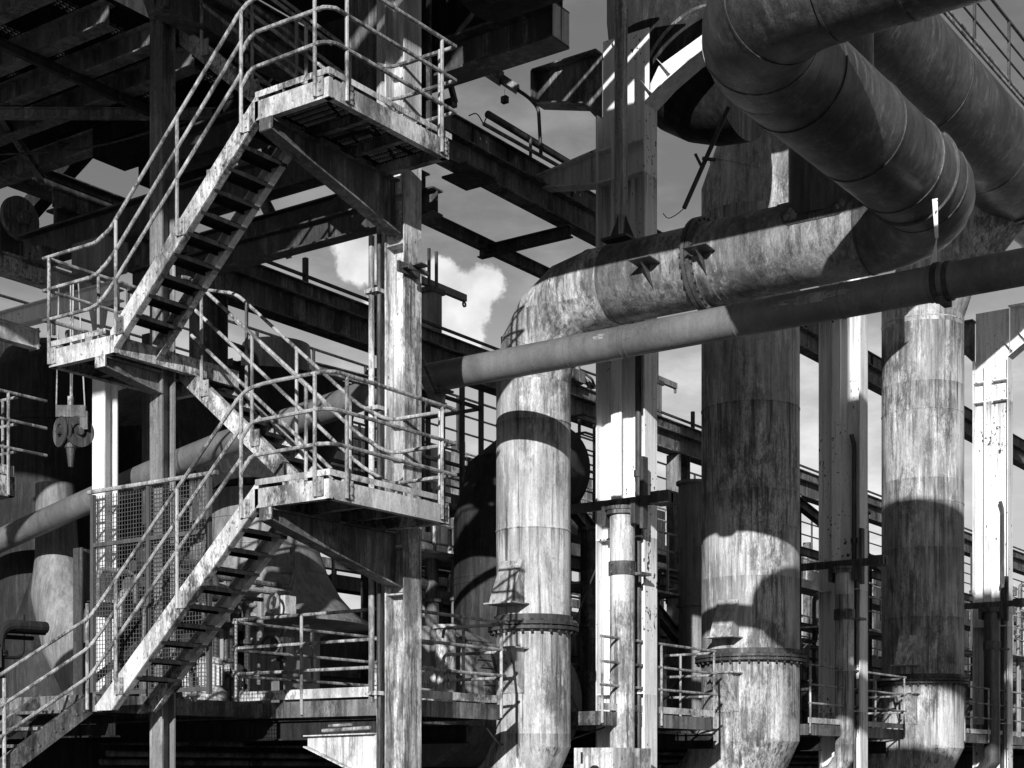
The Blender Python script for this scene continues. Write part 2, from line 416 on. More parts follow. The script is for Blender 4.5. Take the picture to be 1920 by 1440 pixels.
L_lo = landing('lower landing of the stair, weathered pale edge beams, cantilevered on a tapered bracket', ZL, A0, 13.574, 10.436, 11.47, 11.298, 13.68, 7.854-4.025,
               [((A0,10.436),(A0,11.46)), ((A0,10.436),(13.36,10.436)), ((13.46,10.436),(13.60,10.436))])
L_up = landing('upper landing of the stair, pale edge beams and grating seen from below', ZU, A0, 13.574, 10.436, 11.47, 11.298, 13.68, 7.854,
               [((A0,10.436),(A0,11.46)), ((A0,10.436),(13.36,10.436)), ((13.40,10.436),(13.62,10.436))])
L_mi = landing('middle landing of the stair where the flights turn, carried by the thin column', ZM, A0, 13.55, 13.66, 14.787, 13.87, 12.44, 6.153,
               [((A0,13.80),(A0,14.78)), ((A0,14.787),(13.5,14.787))])
for t, z in ((L_lo, ZL), (L_up, ZU)):
    po = [(A0-.022, 10.609, z-.17, z+RH[0]), (11.85, 10.414, z-.17, z+RH[0]), (13.42, 10.414, z-.17, z+RH[0]), (13.62, 10.60, z-.17, z+RH[0])]
    x = 13.66
    h = handrail(t, [[(x,10.41,z+RH[k]),(x,11.2,z+RH[k])] for k in range(3)], po, plate='auto')
x = A0-.022
handrail(L_mi, [[(x,14.86,ZM+RH[k]),(x+.05,14.81,ZM+RH[k]),(13.5,14.81,ZM+RH[k])] for k in range(3)],
         [(x,14.76,ZM-.17,ZM+RH[0]), (12.35,14.81,ZM-.17,ZM+RH[0]), (13.45,14.81,ZM-.17,ZM+RH[0])], plate='auto')
# foot flight: short run turning towards the viewer
t = thing('stair_flight', 'lowest stair flight, dark, turning off the base deck at the foot of the stair', 'stair', (11.6,14.05,2.5), 'flights of the steel stair')
zf = lambda x: 2.38 - .64*(11.62-x)
for yy in (14.04, 14.96):
    s = MB(); s.prism([(9.2,yy,zf(9.2)),(11.62,yy,zf(11.62)),(11.62,yy,zf(11.62)+.24),(9.2,yy,zf(9.2)+.24)], (0,.012,0))
    for dz in (.007,.233): s.bar((9.2,yy+.05,zf(9.2)+dz),(11.62,yy+.05,zf(11.62)+dz), .07,.012)
    for k in range(7):
        xx = 11.45-.31*k
        for d in (-.05,.05): s.bolt((xx+d,yy,zf(xx)+.11+d*.4), (0,-1,0), .014, .012)
    make('stringer', s, 'rust', t, 30)
for k in range(7):
    xx = 11.42-.31*k; z = zf(xx)+.16
    make('tread', MB().box(xx-.15,xx+.15,14.06,14.955,z-.035,z), 'rust', t)
handrail(t, [[(10.6,14.98,2.75),(10.55,14.98,2.73),(9.2,14.98,1.9)]], [(11.53,14.02,2.42,3.62),(10.42,14.02,1.60,2.72),(10.55,14.98,1.9,2.73)])

# wire mesh guard beside the lowest outer flight
t = thing('mesh_guard', 'wire mesh guard panel with tubular top rail beside the lowest long stair flight', 'guard', (12.36,14.9,2.6))
w = MB(); X = 12.36
y = 12.95
while y < 14.90: w.bar((X,y,2.66),(X,y,5.04), .007,.007,(1,0,0)); y += .05
z = 2.70
while z < 5.03: w.bar((X+.004,12.93,z),(X+.004,14.92,z), .007,.007); z += .05
make('wire_mesh', w, 'mesh', t)
f = MB()
for yy in (14.92, 13.93, 12.93): f.bar((X,yy,2.6),(X,yy,5.06), .05,.05,(1,0,0))
for zz in (2.66, 4.45): f.bar((X-.004,12.955,zz),(X-.004,14.895,zz), .04,.05)
make('frame', f, 'mesh', t); make('top_rail', MB().tube([(X,12.8,5.10),(X,15.0,5.10)], .028, 8), 'rail', t)

# ================================================================ columns
def hcol(mb, x0, x1, y0, y1, z0, z1, flange='x', tf=.022, tw=.016):
    if flange == 'x':
        mb.box(x0,x0+tf,y0,y1,z0,z1); mb.box(x1-tf,x1,y0,y1,z0,z1); c=(y0+y1)/2; mb.box(x0+tf,x1-tf,c-tw/2,c+tw/2,z0,z1)
    else:
        mb.box(x0,x1,y0,y0+tf,z0,z1); mb.box(x0,x1,y1-tf,y1,z0,z1); c=(x0+x1)/2; mb.box(c-tw/2,c+tw/2,y0+tf,y1-tf,z0,z1)
    return mb
t = thing('steel_column', 'thin grey steel column rising through the stair behind the outer flights', 'column', (12.54,13.9,0))
make('shaft', hcol(MB(), 12.44, 12.65, 13.798, 14.009, 0, 13.2, 'x'), 'post', t)
c = MB(); c.prism([(12.30,13.89,11.35),(12.30,13.89,11.6),(12.44,13.89,11.6),(12.44,13.89,10.6)], (0,.014,0)); c.bar((11.9,13.9,11.5),(12.43,13.9,10.55),.16,.02); make('haunch', c, 'rust', t)
t = thing('steel_column', 'broad pale streaked steel column carrying both landing brackets', 'column', (13.83,11.31,0))
make('shaft', hcol(MB(), 13.69, 14.0, 11.165, 11.457, 0, 13.5, 'y', .02, .016).box(13.835, 13.99, 11.47, 11.70, 0, 13.4), 'column', t)
st = MB()
for z in (8.31, 4.30, 7.75, 3.75): st.box(13.70,13.83,11.187,11.435,z-.008,z+.008)
make('stiffener', st, 'column', t)
b = MB(); b.bar((13.60,11.0,7.43),(13.75,11.0,7.43),.3,.012); b.box(13.55,13.9,11.13,11.16,7.38,7.50); b.box(13.55,13.9,10.98,11.0,7.38,7.43)
make('stub_bracket', b, 'dark', t)
t = thing('conduit', 'pair of thin vertical conduits clipped up the broad pale column', 'conduit', (13.62,11.55,1.9), 'conduits on the broad column')
make('pipe', MB().tube([(13.66,11.63,2.52),(13.66,11.63,7.9)], .035, 12), 'column', t); make('pipe', MB().tube([(13.68,11.53,0),(13.68,11.53,7.9)], .025, 12), 'dark', t)
for z in (7.25, 5.9, 2.62, 4.1): make('clamp', MB().box(13.60,13.73,11.49,11.69,z-.02,z+.025).bolt((13.60,11.58,z),(-1,0,0),.02,.03), 'column', t)
t = thing('steel_column', 'bright white steel column with a notched head standing behind the mesh guard', 'column', (15.42,18.35,0))
make('shaft', hcol(MB(), 15.297, 15.55, 18.211, 18.487, 0, 8.35, 'x'), 'white', t)
hd = MB(); hd.prism([(15.297,18.10,8.85),(15.297,18.211,8.35),(15.297,18.487,8.35),(15.297,18.62,8.85),(15.297,18.45,8.60)], (.02,0,0)); make('head_plate', hd, 'white', t)
single('floor_beam', 'weathered pale I beam running in to the notched white column head', 'beam', MB().ibeam((9,18.35,8.84),(15.7,18.35,8.84),.30,.2,.02,.014), 'fascia')
t = thing('platform_edge', 'pale channel beam with a bolted end plate at the edge of the picture', 'beam', (13.0,18.2,7.85))
make('beam', MB().ibeam((9,18.25,7.87),(14.06,18.25,7.87),.27,.16), 'fascia', t)
e = MB().box(14.062,14.08,18.15,18.36,7.72,8.02)
for q in (7.77,7.87,7.97): e.bolt((14.07,18.15,q),(0,-1,0),.02,.015)
make('end_plate', e, 'fascia', t)
single('cross_beam', 'white cross beam under the notched column head spanning to the vessel', 'beam', MB().ibeam((14.2,16.6,8.3),(14.2,20.2,8.3),.26,.18), 'white')
single('gusset_bracket', 'white triangular bracket plate beside the foot of the broad pale column', 'bracket',
    MB().prism([(13.85,12.80,2.03),(13.85,12.80,2.13),(13.85,11.72,2.15),(13.85,11.72,1.62)], (.014,0,0)).bar((13.86,12.81,2.15),(13.86,11.72,2.165),.16,.014).bar((13.86,12.81,2.02),(13.86,11.72,1.605),.16,.014), 'column')
t = thing('tube_lamp', 'two thin tubes clamped on the white triangular bracket', 'lamp', (13.86,12.3,2.2))
make('tube', MB().tube([(13.84,12.55,2.21),(13.84,11.80,2.235)], .022, 10), 'rail', t); make('tube', MB().tube([(13.9,12.5,2.27),(13.9,12.15,2.28)], .018, 10), 'rail', t)

# ================================================================ big pipes
def pipe_seams(mb, pts, r, t=.02):
    for p, d in pts:
        d = Vector(d).normalized(); p = Vector(p); mb.tube([p-d*t, p+d*t], r+.008, 48, True)
def arc(c, u, v, r, n, a0=0, a1=90):
    c = Vector(c); u = Vector(u); v = Vector(v)
    return [c+u*r*math.cos(R(a0+(a1-a0)*k/n))+v*r*math.sin(R(a0+(a1-a0)*k/n)) for k in range(n+1)]
def bolted_flange(parent, c, r, mat='dark', n=26):
    m = MB(); c = Vector(c)
    m.ring(c+Vector((0,0,.032)), (0,0,1), r-.02, r+.115, .045); m.ring(c-Vector((0,0,.032)), (0,0,1), r-.02, r+.115, .045)
    m.ring(c+Vector((0,0,.11)), (0,0,1), r-.02, r+.03, .09)
    for k in range(n):
        a = 2*math.pi*(k+.5)/n; p = c+Vector((math.cos(a),math.sin(a),0))*(r+.07)
        m.tube([p-Vector((0,0,.10)), p+Vector((0,0,.09))], .022, 6)
    return make('flange', m, mat, parent)
def lug(parent, c, r, z, sgn, mat, s=1.):
    """pair of gusset lugs welded on the side facing the walkway"""
    m = MB(); x = c[0]-r; y = c[1]
    m.box(x-.26*s, x+.10, y-.20*s, y+.20*s, z-.01, z+.01)
    h = .48*s*sgn; zz = z+.012*sgn
    for yy in (y-.15*s, y+.13*s): m.prism([(x-.24*s,yy,zz),(x+.08,yy,zz),(x+.08,yy,zz+h),(x-.01,yy,zz+h)], (0,.014,0))
    m.prism([(x-.235*s,y-.15*s+.0145,zz),(x-.005,y-.15*s+.0145,zz+h),(x+.01,y-.15*s+.0145,zz+h),(x-.22*s,y-.15*s+.0145,zz)], (0,.28*s-.015,0))
    return make('lug', m, mat, parent)

r = .525
t = thing('large_pipe', 'large pipe rising pale, bending into a long horizontal run and looping dark above', 'pipe', (18,12.34,0))
lo = fillet([(18,12.34,3.70),(18,12.34,2.18),(18,13.0,1.25),(18,14.6,.5)], .01, 1)
lo = [(18,12.34,3.70),(18,12.34,2.18),(18,12.62,1.62),(18,13.15,1.15),(18,14.6,.6)]
m = MB().tube(lo, r, 48); make('lower_pipe', m, 'pipe', t)
bolted_flange(t, (18,12.34,3.745), r, 'dark', 28)
el = [(18,12.34,3.79),(18,12.34,7.25)] + arc((18,11.25,7.25),(0,1,0),(0,0,1),1.09,4)[1:] 
m = MB().tube([el[0], el[1]], r, 48); pipe_seams(m, [((18,12.34,z),(0,0,1)) for z in (5.1, 6.6)], r, .012); make('riser', m, 'pipe', t)
bp_ = [(18,12.34,7.15)]+el[1:]+[(18,11.0,8.34)]
m = MB().tube(bp_, r*1.002, 48); pipe_seams(m, [(bp_[k], Vector(bp_[k+1])-Vector(bp_[k-1])) for k in range(1,6)], r+.002, .008); make('bend', m, 'pipe', t, 14)
HZ = 8.34
m = MB().tube([(18,11.25,HZ),(18,7.35,HZ)], r, 56)
pipe_seams(m, [((18,y,HZ),(0,1,0)) for y in (10.97, 9.35, 9.25)], r, .015); make('horizontal_run', m, 'mid', t)
m = MB(); m.ring((18,9.56,HZ),(0,1,0), r-.02, r+.09, .05, 56); m.ring((18,9.63,HZ),(0,1,0), r-.02, r+.09, .05, 56)
for k in range(30):
    a = 2*math.pi*k/30; p = Vector((18+math.cos(a)*(r+.05),9.6,HZ+math.sin(a)*(r+.05))); m.tube([p-Vector((0,.09,0)),p+Vector((0,.09,0))], .02, 6)
make('flange', m, 'duct', t)
for yy, s in ((10.15, 1), (9.35, -1)):
    m = MB(); x = 18-r-.01; m.prism([(x+.1,yy-.16,8.30),(x-.27,yy-.16,8.32),(x-.27,yy+.16,8.32),(x+.1,yy+.16,8.30)], (0,0,.014))
    m.prism([(x-.20,yy,8.295),(x+.06,yy,8.295),(x+.12,yy,8.02)], (0,.012,0)); make('lug', m, 'duct', t)
XE, YB = 12.05, 6.3; BR = 1.05
bend2 = arc((18-BR,YB+BR,HZ),(1,0,0),(0,-1,0),BR,8)
m = MB().tube(bend2, r, 56); pipe_seams(m, [((bend2[0]),(0,1,0)), ((bend2[-1]),(1,0,0))], r, .012); make('bend', m, 'duct', t, 12)
m = MB().tube([(18-BR,YB,HZ),(XE+BR,YB,HZ)], r, 56)
pipe_seams(m, [((x,YB,HZ),(1,0,0)) for x in (16.2, 15.1, 13.6)], r+.004, .014); m.ring((16.62,YB,HZ),(1,0,0), r-.02, r+.03, .03, 56); make('upper_run', m, 'duct', t)
bend1 = arc((XE+BR,YB-BR,HZ),(0,1,0),(-1,0,0),BR,8)
m = MB().tube(bend1, r, 56); pipe_seams(m, [(bend1[2], bend1[3]-bend1[1]),(bend1[5], bend1[6]-bend1[4]),(bend1[8],(0,1,0))], r, .012); make('bend', m, 'duct', t, 12)
m = MB().tube([(XE,YB-BR,HZ),(XE,-6,HZ)], r, 56); pipe_seams(m, [((XE,y,HZ),(0,1,0)) for y in (4.6, 2.9)], r, .012); make('upper_run', m, 'duct', t)

t = thing('branch_pipe', 'dark vertical branch pipe standing on the long horizontal run on a rounded saddle', 'pipe', (18,7.86,HZ))
make('pipe', MB().tube([(18,7.86,HZ+.2),(18,7.86,15)], .52, 48), 'duct', t)
sd = MB()
k0 = len(sd.v); n = 48; rows = []
for rr, dz in ((.535,1.0),(.545,.62),(.64,.585),(.635,.57)):
    pass
# saddle plate wrapped on the run below
for i in range(n):
    a = 2*math.pi*i/n
    for rr in (.50, .66):
        x = rr*math.cos(a); y = rr*math.sin(a); zz = math.sqrt(max(.536**2-min(abs(x),.530)**2, 0))
        sd.v.append((18+x if abs(x) < .53 else 18+.53*math.copysign(1,x), 7.86+y, HZ+zz+.004))
for i in range(n):
    j = (i+1) % n; sd.face([2*i,2*i+1,2*j+1,2*j], True)
make('saddle', sd, 'duct', t)

def tall_pipe(label, x, r, top, seams):
    t = thing('standing_pipe', label, 'pipe', (x,12.34,0), 'tall standing pipes')
    fz = 3.70
    make('lower_pipe', MB().tube([(x,12.34,fz-.04),(x,12.34,2.46),(x,12.78,1.6),(x,13.5,.8),(x,15,.3)], r, 56), 'pipe', t)
    bolted_flange(t, (x,12.34,fz), r, 'dark', 36)
    m = MB().tube([(x,12.34,fz+.04),(x,12.34,top)], r, 56); pipe_seams(m, [((x,12.34,z),(0,0,1)) for z in seams], r, .012); make('riser', m, 'pipe', t)
    u = [(x,12.34,top-.4),(x,12.34,top-.004),(x,12.34-.35,top+.85),(x,10.25,top+2.42)]
    m = MB().tube(u, r, 56, radii=[r*1.001, r*1.001, r*.98, r*.8]); pipe_seams(m, [((x,12.34-.12,top+.32),(0,-.35,.85))], r, .015); make('inclined_top', m, 'pipe', t)
    for z, s in ((4.03,1),(3.42,-1)): lug(t, (x,12.34), r, z, s, 'pipe', 1.35)
    return t
tp2 = tall_pipe('tall standing pipe with a large rounded shadow, between the first and second portal columns', 24.78, .86, 11.9, (5.98, 8.1, 10.2, 11.2))
tp3 = tall_pipe('tall standing pipe beyond the second portal column, banded with soft shadows', 33.23, .885, 11.9, (5.4, 7.6, 9.6, 11.6))
for z, s in ((4.03,1),(3.42,-1)): lug(ROOT and [o for o in COL.objects if o.name == 'large_pipe'][0], (18,12.34), .525, z, s, 'pipe', 1.25)

# header pipe along the row
t = thing('header_pipe', 'huge dark header pipe slanting across the upper right with a pale strap ring', 'pipe', (20.5,10.2,13.4))
HR = .93
m = MB().tube([(20.5,10.2,14.34),(70,10.2,14.34)], HR, 64); pipe_seams(m, [((x,10.2,14.34),(1,0,0)) for x in (22.5, 27.5, 31, 36, 40)], HR, .012); make('pipe', m, 'duct', t)
m = MB(); 
for x in (33.0, 33.25): m.ring((x,10.2,14.34),(1,0,0), HR-.02, HR+.035, .09, 64)
make('strap', m, 'satin', t)
t = thing('walkway_rail', 'handrail with thin uprights along the crown of the huge header pipe', 'railing', (20,9.4,15.3))
make('kerb_pipe', MB().tube([(17,9.42,14.98),(70,9.42,14.98)], .03, 8).tube([(17,9.42,15.10),(70,9.42,15.10)], .03, 8), 'rail', t)
h = make('handrail', MB().tube([(17,9.42,16.25),(70,9.42,16.25)], .03, 8).tube([(17,9.42,15.85),(70,9.42,15.85)], .02, 8).tube([(17,9.42,15.48),(70,9.42,15.48)], .02, 8), 'dark', t)
for x in range(18, 50, 2): make('post', MB().bar((x,9.42,14.98),(x,9.42,16.24),.05,.05,(1,0,0)), 'dark', h)
t = thing('stay_rod', 'turnbuckle stay rod tied to the handrail beyond the header pipe', 'rod', (32,9.3,15.3))
make('rod', MB().tube([(32.2,9.4,15.12),(33.4,8.5,15.9)], .02, 8).tube([(32.7,9.02,15.45),(32.95,8.84,15.6)], .045, 8).tube([(33.2,8.65,15.77),(33.5,8.42,15.96)], .06, 8), 'dark', t)
t = thing('access_platform', 'small grated access platform with square guard hoops against the sky', 'platform', (36,8.6,15.8))
gp = MB(); grating(gp, 35.2, 38.5, 6.8, 8.9, 16.1, .09, .05); make('grating', gp, 'dark', t)
fr = MB()
for (x,y) in ((35.2,8.9),(35.2,8.2),(35.2,6.8),(38.5,8.9),(38.5,6.8)): fr.bar((x,y,14.6),(x,y,17.6),.07,.07,(1,0,0))
for z in (17.6,16.9,16.1): 
    for p,q in (((35.2,8.9),(35.2,6.8)),((35.2,8.9),(38.5,8.9)),((38.5,8.9),(38.5,6.8))): fr.bar((*p,z),(*q,z),.06,.06)
make('frame', fr, 'dark', t)
# overhead ducts, placed to shade the pipes below, and the elbow duct
t = thing('overhead_shade_duct', 'black overhead duct dipping into the top edge, placed to shade the long horizontal run', 'pipe', (13.35,9.0,9.85))
make('pipe', MB().tube([(13.35,10.1,10.78),(13.35,9.9,10.78),(13.35,1.0,10.78)], .95, 48, radii=[.7,.95,.95]), 'black', t)  # only its end shows; the run is placed to cast shade
t = thing('overhead_shade_duct', 'unseen duct added above the first one to deepen its shade on the tall pipes', 'pipe', (13.35,9.0,11.8))
make('pipe', MB().tube([(13.35,9.4,12.75),(13.35,9.3,12.75),(13.35,1.0,12.75)], 1.05, 48, radii=[.8,1.05,1.05]), 'black', t)  # out of view, added purely as a shade caster
t = thing('overhead_shade_plates', 'unseen dark plates added above the top edge to shade the steelwork', 'deck', (10,14,13.6))
pl = MB()  # unseen plates added to shade the portal heads; gaps let light dapple through
for y0_, y1_, xe in ((6.2,7.1,12),(7.2,7.9,12),(8.2,9.2,14.6),(9.25,9.95,14.6),(10.0,10.45,19.5),(10.62,11.15,19.0),(11.30,11.9,19.5),(12.1,13.0,18.6),(13.2,14.0,19.5),(14.2,16.9,19.5)): pl.box(2, xe, y0_, y1_, 13.6, 13.65)
make('plating', pl, 'black', t)
t = thing('elbow_duct', 'dark elbow duct hanging behind the first portal column', 'pipe', (21.6,11,12.2))
make('pipe', MB().tube([(21.6,12.2,17),(21.6,12.2,13.75)] + arc((21.6,10.95,13.75),(0,1,0),(0,0,-1),1.25,7)[1:] + [(21.6,10.9,12.5)], .98, 48), 'black', t, 12)  # near-black colour stands in for the weaker light on this elbow
pipe = MB(); pipe_seams(pipe, [((21.6,12.2,14.2),(0,0,1)),((21.6,11.83,12.87),(0,-.7,-.7))], .98, .03); make('strap', pipe, 'rust', t)

# small grey pipe
t = thing('slim_pipe', 'slim satin grey pipe crossing before the tall pipes and dropping behind the stair', 'pipe', (16.14,9,6.94))
sp = [(16.14,-4,6.94),(16.14,13.3,6.94),(16.14,14.4,6.80),(16.14,16.6,6.53),(16.14,18.2,6.27),(16.14,22.7,5.41)]
m = MB().tube(sp, .192, 32); pipe_seams(m, [((16.14,y,6.94),(0,1,0)) for y in (9.73,9.66,12.75,10.5,8.2,6.9,5.9,5.78,4.5,4.35)], .192, .008); make('pipe', m, 'satin', t)
m = MB(); m.ring((16.14,5.82,6.94),(0,1,0),.18,.215,.06,32); m.ring((16.14,5.7,6.94),(0,1,0),.18,.21,.05,32); m.box(16.0,16.28,5.72,5.8,6.70,6.76); make('clamp', m, 'dark', t)
single('hanger_strap', 'twisted flat hanger strap holding the slim pipe beneath the dark bend', 'strap',
    MB().hexa([(16.08,5.82,7.13),(16.10,5.90,7.13),(16.11,5.90,7.13),(16.09,5.82,7.13),(16.12,5.83,7.42),(16.13,5.84,7.42),(16.14,5.84,7.42),(16.13,5.83,7.42)])
    .hexa([(16.12,5.82,7.42),(16.12,5.85,7.42),(16.14,5.85,7.42),(16.14,5.82,7.42),(16.17,5.84,7.86),(16.17,5.90,7.86),(16.18,5.90,7.86),(16.18,5.84,7.86)]), 'white')
t = thing('pipe_bracket', 'pointed steel bracket reaching from the broad column to carry the slim pipe', 'bracket', (15,12,6.65))
make('arm', MB().ibeam((14.0,11.31,6.66),(16.3,12.75,6.66),.14,.10,.012,.01).ibeam((14.0,12.9,6.66),(16.3,12.60,6.66),.12,.09,.012,.01), 'rust', t)
make('saddle', MB().box(16.0,16.3,12.45,12.75,6.735,6.76).prism([(16.0,12.5,6.76),(16.3,12.5,6.76),(16.28,12.5,6.83),(16.02,12.5,6.83)],(0,.2,0)), 'rust', t)

for (y0_, y1_, a0_, a1_) in ((7.02,7.42,150,186),(6.75,6.98,158,178),(7.5,7.62,160,176),(9.95,10.02,150,172)):
    n_ = 6; pt = MB()
    for q in range(n_):
        A_, B_ = R(a0_+(a1_-a0_)*q/n_), R(a0_+(a1_-a0_)*(q+1)/n_); e0 = random.uniform(-.05,.05); e1 = random.uniform(-.05,.05)
        f = lambda a, y: (16.14+math.cos(a)*.1935, y, 6.94+math.sin(a)*.1935)
        k = len(pt.v); pt.v += [f(A_,y0_+e0),f(A_,y1_+e1),f(B_,y1_+e1),f(B_,y0_+e0)]; pt.face([k,k+1,k+2,k+3])
    make('paint_patch', pt, 'flake', [o for o in COL.objects if o.name == 'slim_pipe'][0])
# ================================================================ portal columns and their downpipes
def portal(label, x, mat, arm=10.6, band=False):
    t = thing('portal_column', label, 'column', (x,12.1,0), 'portal columns along the pipe row')
    m = MB(); y0, y1 = 11.70, 12.56
    m.box(x, x+.37, y0, y0+.024, 0, 11.72); m.box(x, x+.37, y1-.024, y1, 0, 11.72)
    m.box(x+.17, x+.186, y0+.024, y1-.024, 0, 12.9)
    m.box(x-.012, x+.012, 12.10, 12.28, 0, 11.6); m.box(x+.012, x+.17, 12.182, 12.198, 0, 11.6)
    make('shaft', m, mat, t)
    st = MB()
    for z in (5.25, 10.70, 11.18, 2.9):
        for ya, yb in ((y0+.026,12.095),(12.285,y1-.026)): st.box(x+.01, x+.168, ya, yb, z-.012, z+.012)
    make('stiffener', st, mat, t)
    h = MB()
    right = [(y0,11.72),(11.37,11.95),(10.95,12.16),(arm,12.30)] if arm > 9 else [(y0,11.72),(11.37,11.95),(10.95,12.16),(arm,12.45)]; left = [(y1,11.72),(12.80,11.99),(13.75,12.25)]
    for L, tp in ((right, 12.9), (left, 12.72)):
        h = MB()
        poly = [(x+.17, p[0], p[1]) for p in L] + [(x+.17, L[-1][0], tp), (x+.17, L[0][0], tp)]
        if L is right and band: poly = [(x+.17, p[0], p[1]) for p in L] + [(x+.17, arm, 12.62), (x+.17, 11.56, 12.27), (x+.17, y0, 12.05)]
        h.prism(poly, (.016,0,0))
        for p, q in zip(L[:-1], L[1:]): h.bar((x+.18,p[0],p[1]-.011),(x+.18,q[0],q[1]-.011), .37, .022, (0,0,1))
        if not (L is right and band): h.bar((x+.18,L[0][0],tp+.011),(x+.18,L[-1][0],tp+.011), .37, .022)
        if L is left: h.box(x, x+.37, 13.75, 13.77, 12.25, 12.72); make('haunch', h, 'rust', t)  # darker finish on this arm stands in for the shade over it
        else: hr = h
    h = hr
    for yy, zz, ang in ((11.62,11.95,.8),(11.30,12.15,.55)): h.prism([(x+.04,yy,zz-.1),(x+.168,yy,zz-.1),(x+.168,yy+.25,zz+.2),(x+.10,yy+.25,zz+.2)], (0,.012,.012))
    make('haunch', h, mat, t)
    make('conduit', MB().tube(fillet([(x+.08,11.86,0),(x+.08,11.86,8.05),(x+.04,11.90,8.25)],.05), .045, 10).ring((x+.08,11.86,6.2),(0,0,1),.03,.065,.1,12), 'dark', t)
    return t
portal('white portal column nearest, between the first and second pipes of the row', 20.0, 'white', 10.6, True)
portal('speckled portal column in the middle of the row, beside the tall pipe with rounded shadow', 28.18, 'white')
portal('bright portal column farthest along the row with pitted flared head', 37.19, 'white', 6.)
def downpipe(label, x, y, r, mat):
    t = thing('downpipe', label, 'pipe', (x,y,0), 'downpipes clamped to the portal columns')
    make('pipe', MB().tube([(x,y,5.55),(x,y,2.0),(x+.0,y+.22,1.72),(x,y+.9,1.45)], r, 28), mat, t)
    m = MB(); m.ring((x,y,5.60),(0,0,1),r-.02,r+.07,.05,32); m.ring((x,y,5.545),(0,0,1),r-.02,r+.05,.064,32); make('collar', m, 'rust', t)
    m = MB(); m.ring((x,y,4.72),(0,0,1),r-.01,r+.02,.20,32); m.box(x+.02,x+.3,y-r-.14,y-r+.02,4.62,4.66)
    for k in (-1,1): m.bolt((x-r-.01,y+.05,4.72+k*.06),(-1,0,0),.02,.03)
    make('clamp_band', m, 'rust', t)
    a = MB(); a.bar((x+.06,12.95,5.70),(x+.06,11.05,5.70), .06,.14); a.box(x-.12,x+.2,y+r+.02,y+r+.1,5.36,5.74); a.box(x-.12,x+.2,y-r-.1,y-r-.02,5.36,5.74); a.box(x-.06,x+.24,11.05,11.35,5.62,5.80); a.box(x+.02,x+.16,y-r-.16,y-r-.1,5.3,6.35)
    make('clamp_arm', a, 'dark', t)
    return t
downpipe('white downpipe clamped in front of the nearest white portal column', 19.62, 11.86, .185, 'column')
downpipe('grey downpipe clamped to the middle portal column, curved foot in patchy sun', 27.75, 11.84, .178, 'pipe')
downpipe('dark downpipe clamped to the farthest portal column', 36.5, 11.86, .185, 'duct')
t = thing('square_post', 'square dark post standing on the long horizontal run, rising past the top edge', 'post', (18,10.9,8.86))
make('shaft', MB().box(17.935,18.065,10.835,10.965,8.95,13.2), 'column', t)
f = MB(); f.box(17.8,18.2,10.70,11.10,8.90,8.935)
for s in (-1,1): f.prism([(18+s*.066,10.9,8.94),(18+s*.20,10.9,8.94),(18+s*.066,10.9,9.25)],(0,.014,0)); f.prism([(18,10.9+s*.066,8.94),(18,10.9+s*.20,8.94),(18,10.9+s*.066,9.25)],(.014,0,0))
make('shoe', f, 'dark', t)
t = thing('hanging_rod', 'thin dark rod with a cross piece hanging aslant against the sky', 'rod', (17.7,9.6,9.0))
make('rod', MB().tube([(17.95,9.25,10.30),(17.62,9.72,9.0)], .03, 10), 'dark', t); make('cross_piece', MB().tube([(17.7,9.50,9.62),(17.8,9.36,9.60)], .025, 8).tube([(17.76,9.52,9.50),(17.7,9.6,9.7)], .02, 8), 'dark', t)
make('wire', MB().tube(fillet([(17.62,9.72,9.0),(17.6,9.82,8.93),(17.6,9.95,8.9),(17.6,10.02,8.99)],.06), .006, 6), 'dark', t)

# ================================================================ base deck with its jetties between the pipes
def slab(label, x0, x1, y0, y1, mat='rust'):
    t = thing('base_deck', label, 'deck', (x0, y0, ZB-.2), 'decks at the foot of the pipes')
    e = MB()
    channel_edge(e, (x0,y0,ZB), (x0,y1,ZB), .20, (1,0,0)); channel_edge(e, (x0+.013,y0,ZB), (x1-.013,y0,ZB), .20, (0,1,0)); channel_edge(e, (x1,y0,ZB), (x1,y1,ZB), .20, (-1,0,0))
    make('edge_beam', e, mat, t)
    make('plating', MB().box(x0+.015, x1-.015, y0+.015, y1, ZB-.04, ZB-.012), 'dark', t)
    return t
def jetty(label, x0, x1, left_end, right_end):
    t = slab(label, x0, x1, 11.84, 13.6)
    b = MB().bar((x0,11.836,ZB+.07),(x1+.02,11.836,ZB+.07), .008,.10); make('toe_board', b, 'fascia', t)
    hs = (1.08,.72,.38); paths = []; posts = []; y = 11.815
    for h in hs:
        p = [(x0,y,ZB+h),(x1+.05,y,ZB+h)]
        paths.append(p)
        if right_end: paths.append([(x1-.04,y+.02,ZB+h-.03),(x1-.04,y+.95,ZB+h-.03),(x1-.04,y+.97,ZB+h-.16)])
    n = max(1, round((x1-x0)/1.9))
    for k in range(n+1): 
        xx = x0+.04+(x1-x0-.08)*k/n; posts.append((xx,y,ZB-.17,ZB+hs[0]))
    if right_end: posts.append((x1-.04,y+.62,ZB-.1,ZB+1.05))
    handrail(t, paths, posts)
    return t
j1 = jetty('railed jetty deck left of the nearest pale pipe, just past the broad column', 14.32, 16.53, True, True)
e = j1; hs = (1.08,.72,.38)
handrail(e, [[(14.30,11.82,ZB+h),(14.30,14.49,ZB+h),(14.32,14.50,ZB+h)] for h in hs]+[[(14.3,14.52,ZB+h-.02),(18.5,14.52,ZB+h-.02)] for h in hs], [(14.30,y,ZB-.17,ZB+1.08) for y in (13.32,14.47)]+[(x,14.52,ZB,ZB+1.06) for x in (15.8,17.2)])
make('toe_board', MB().bar((14.315,11.86,ZB+.09),(14.315,14.4,ZB+.09), .01,.12), 'fascia', e)
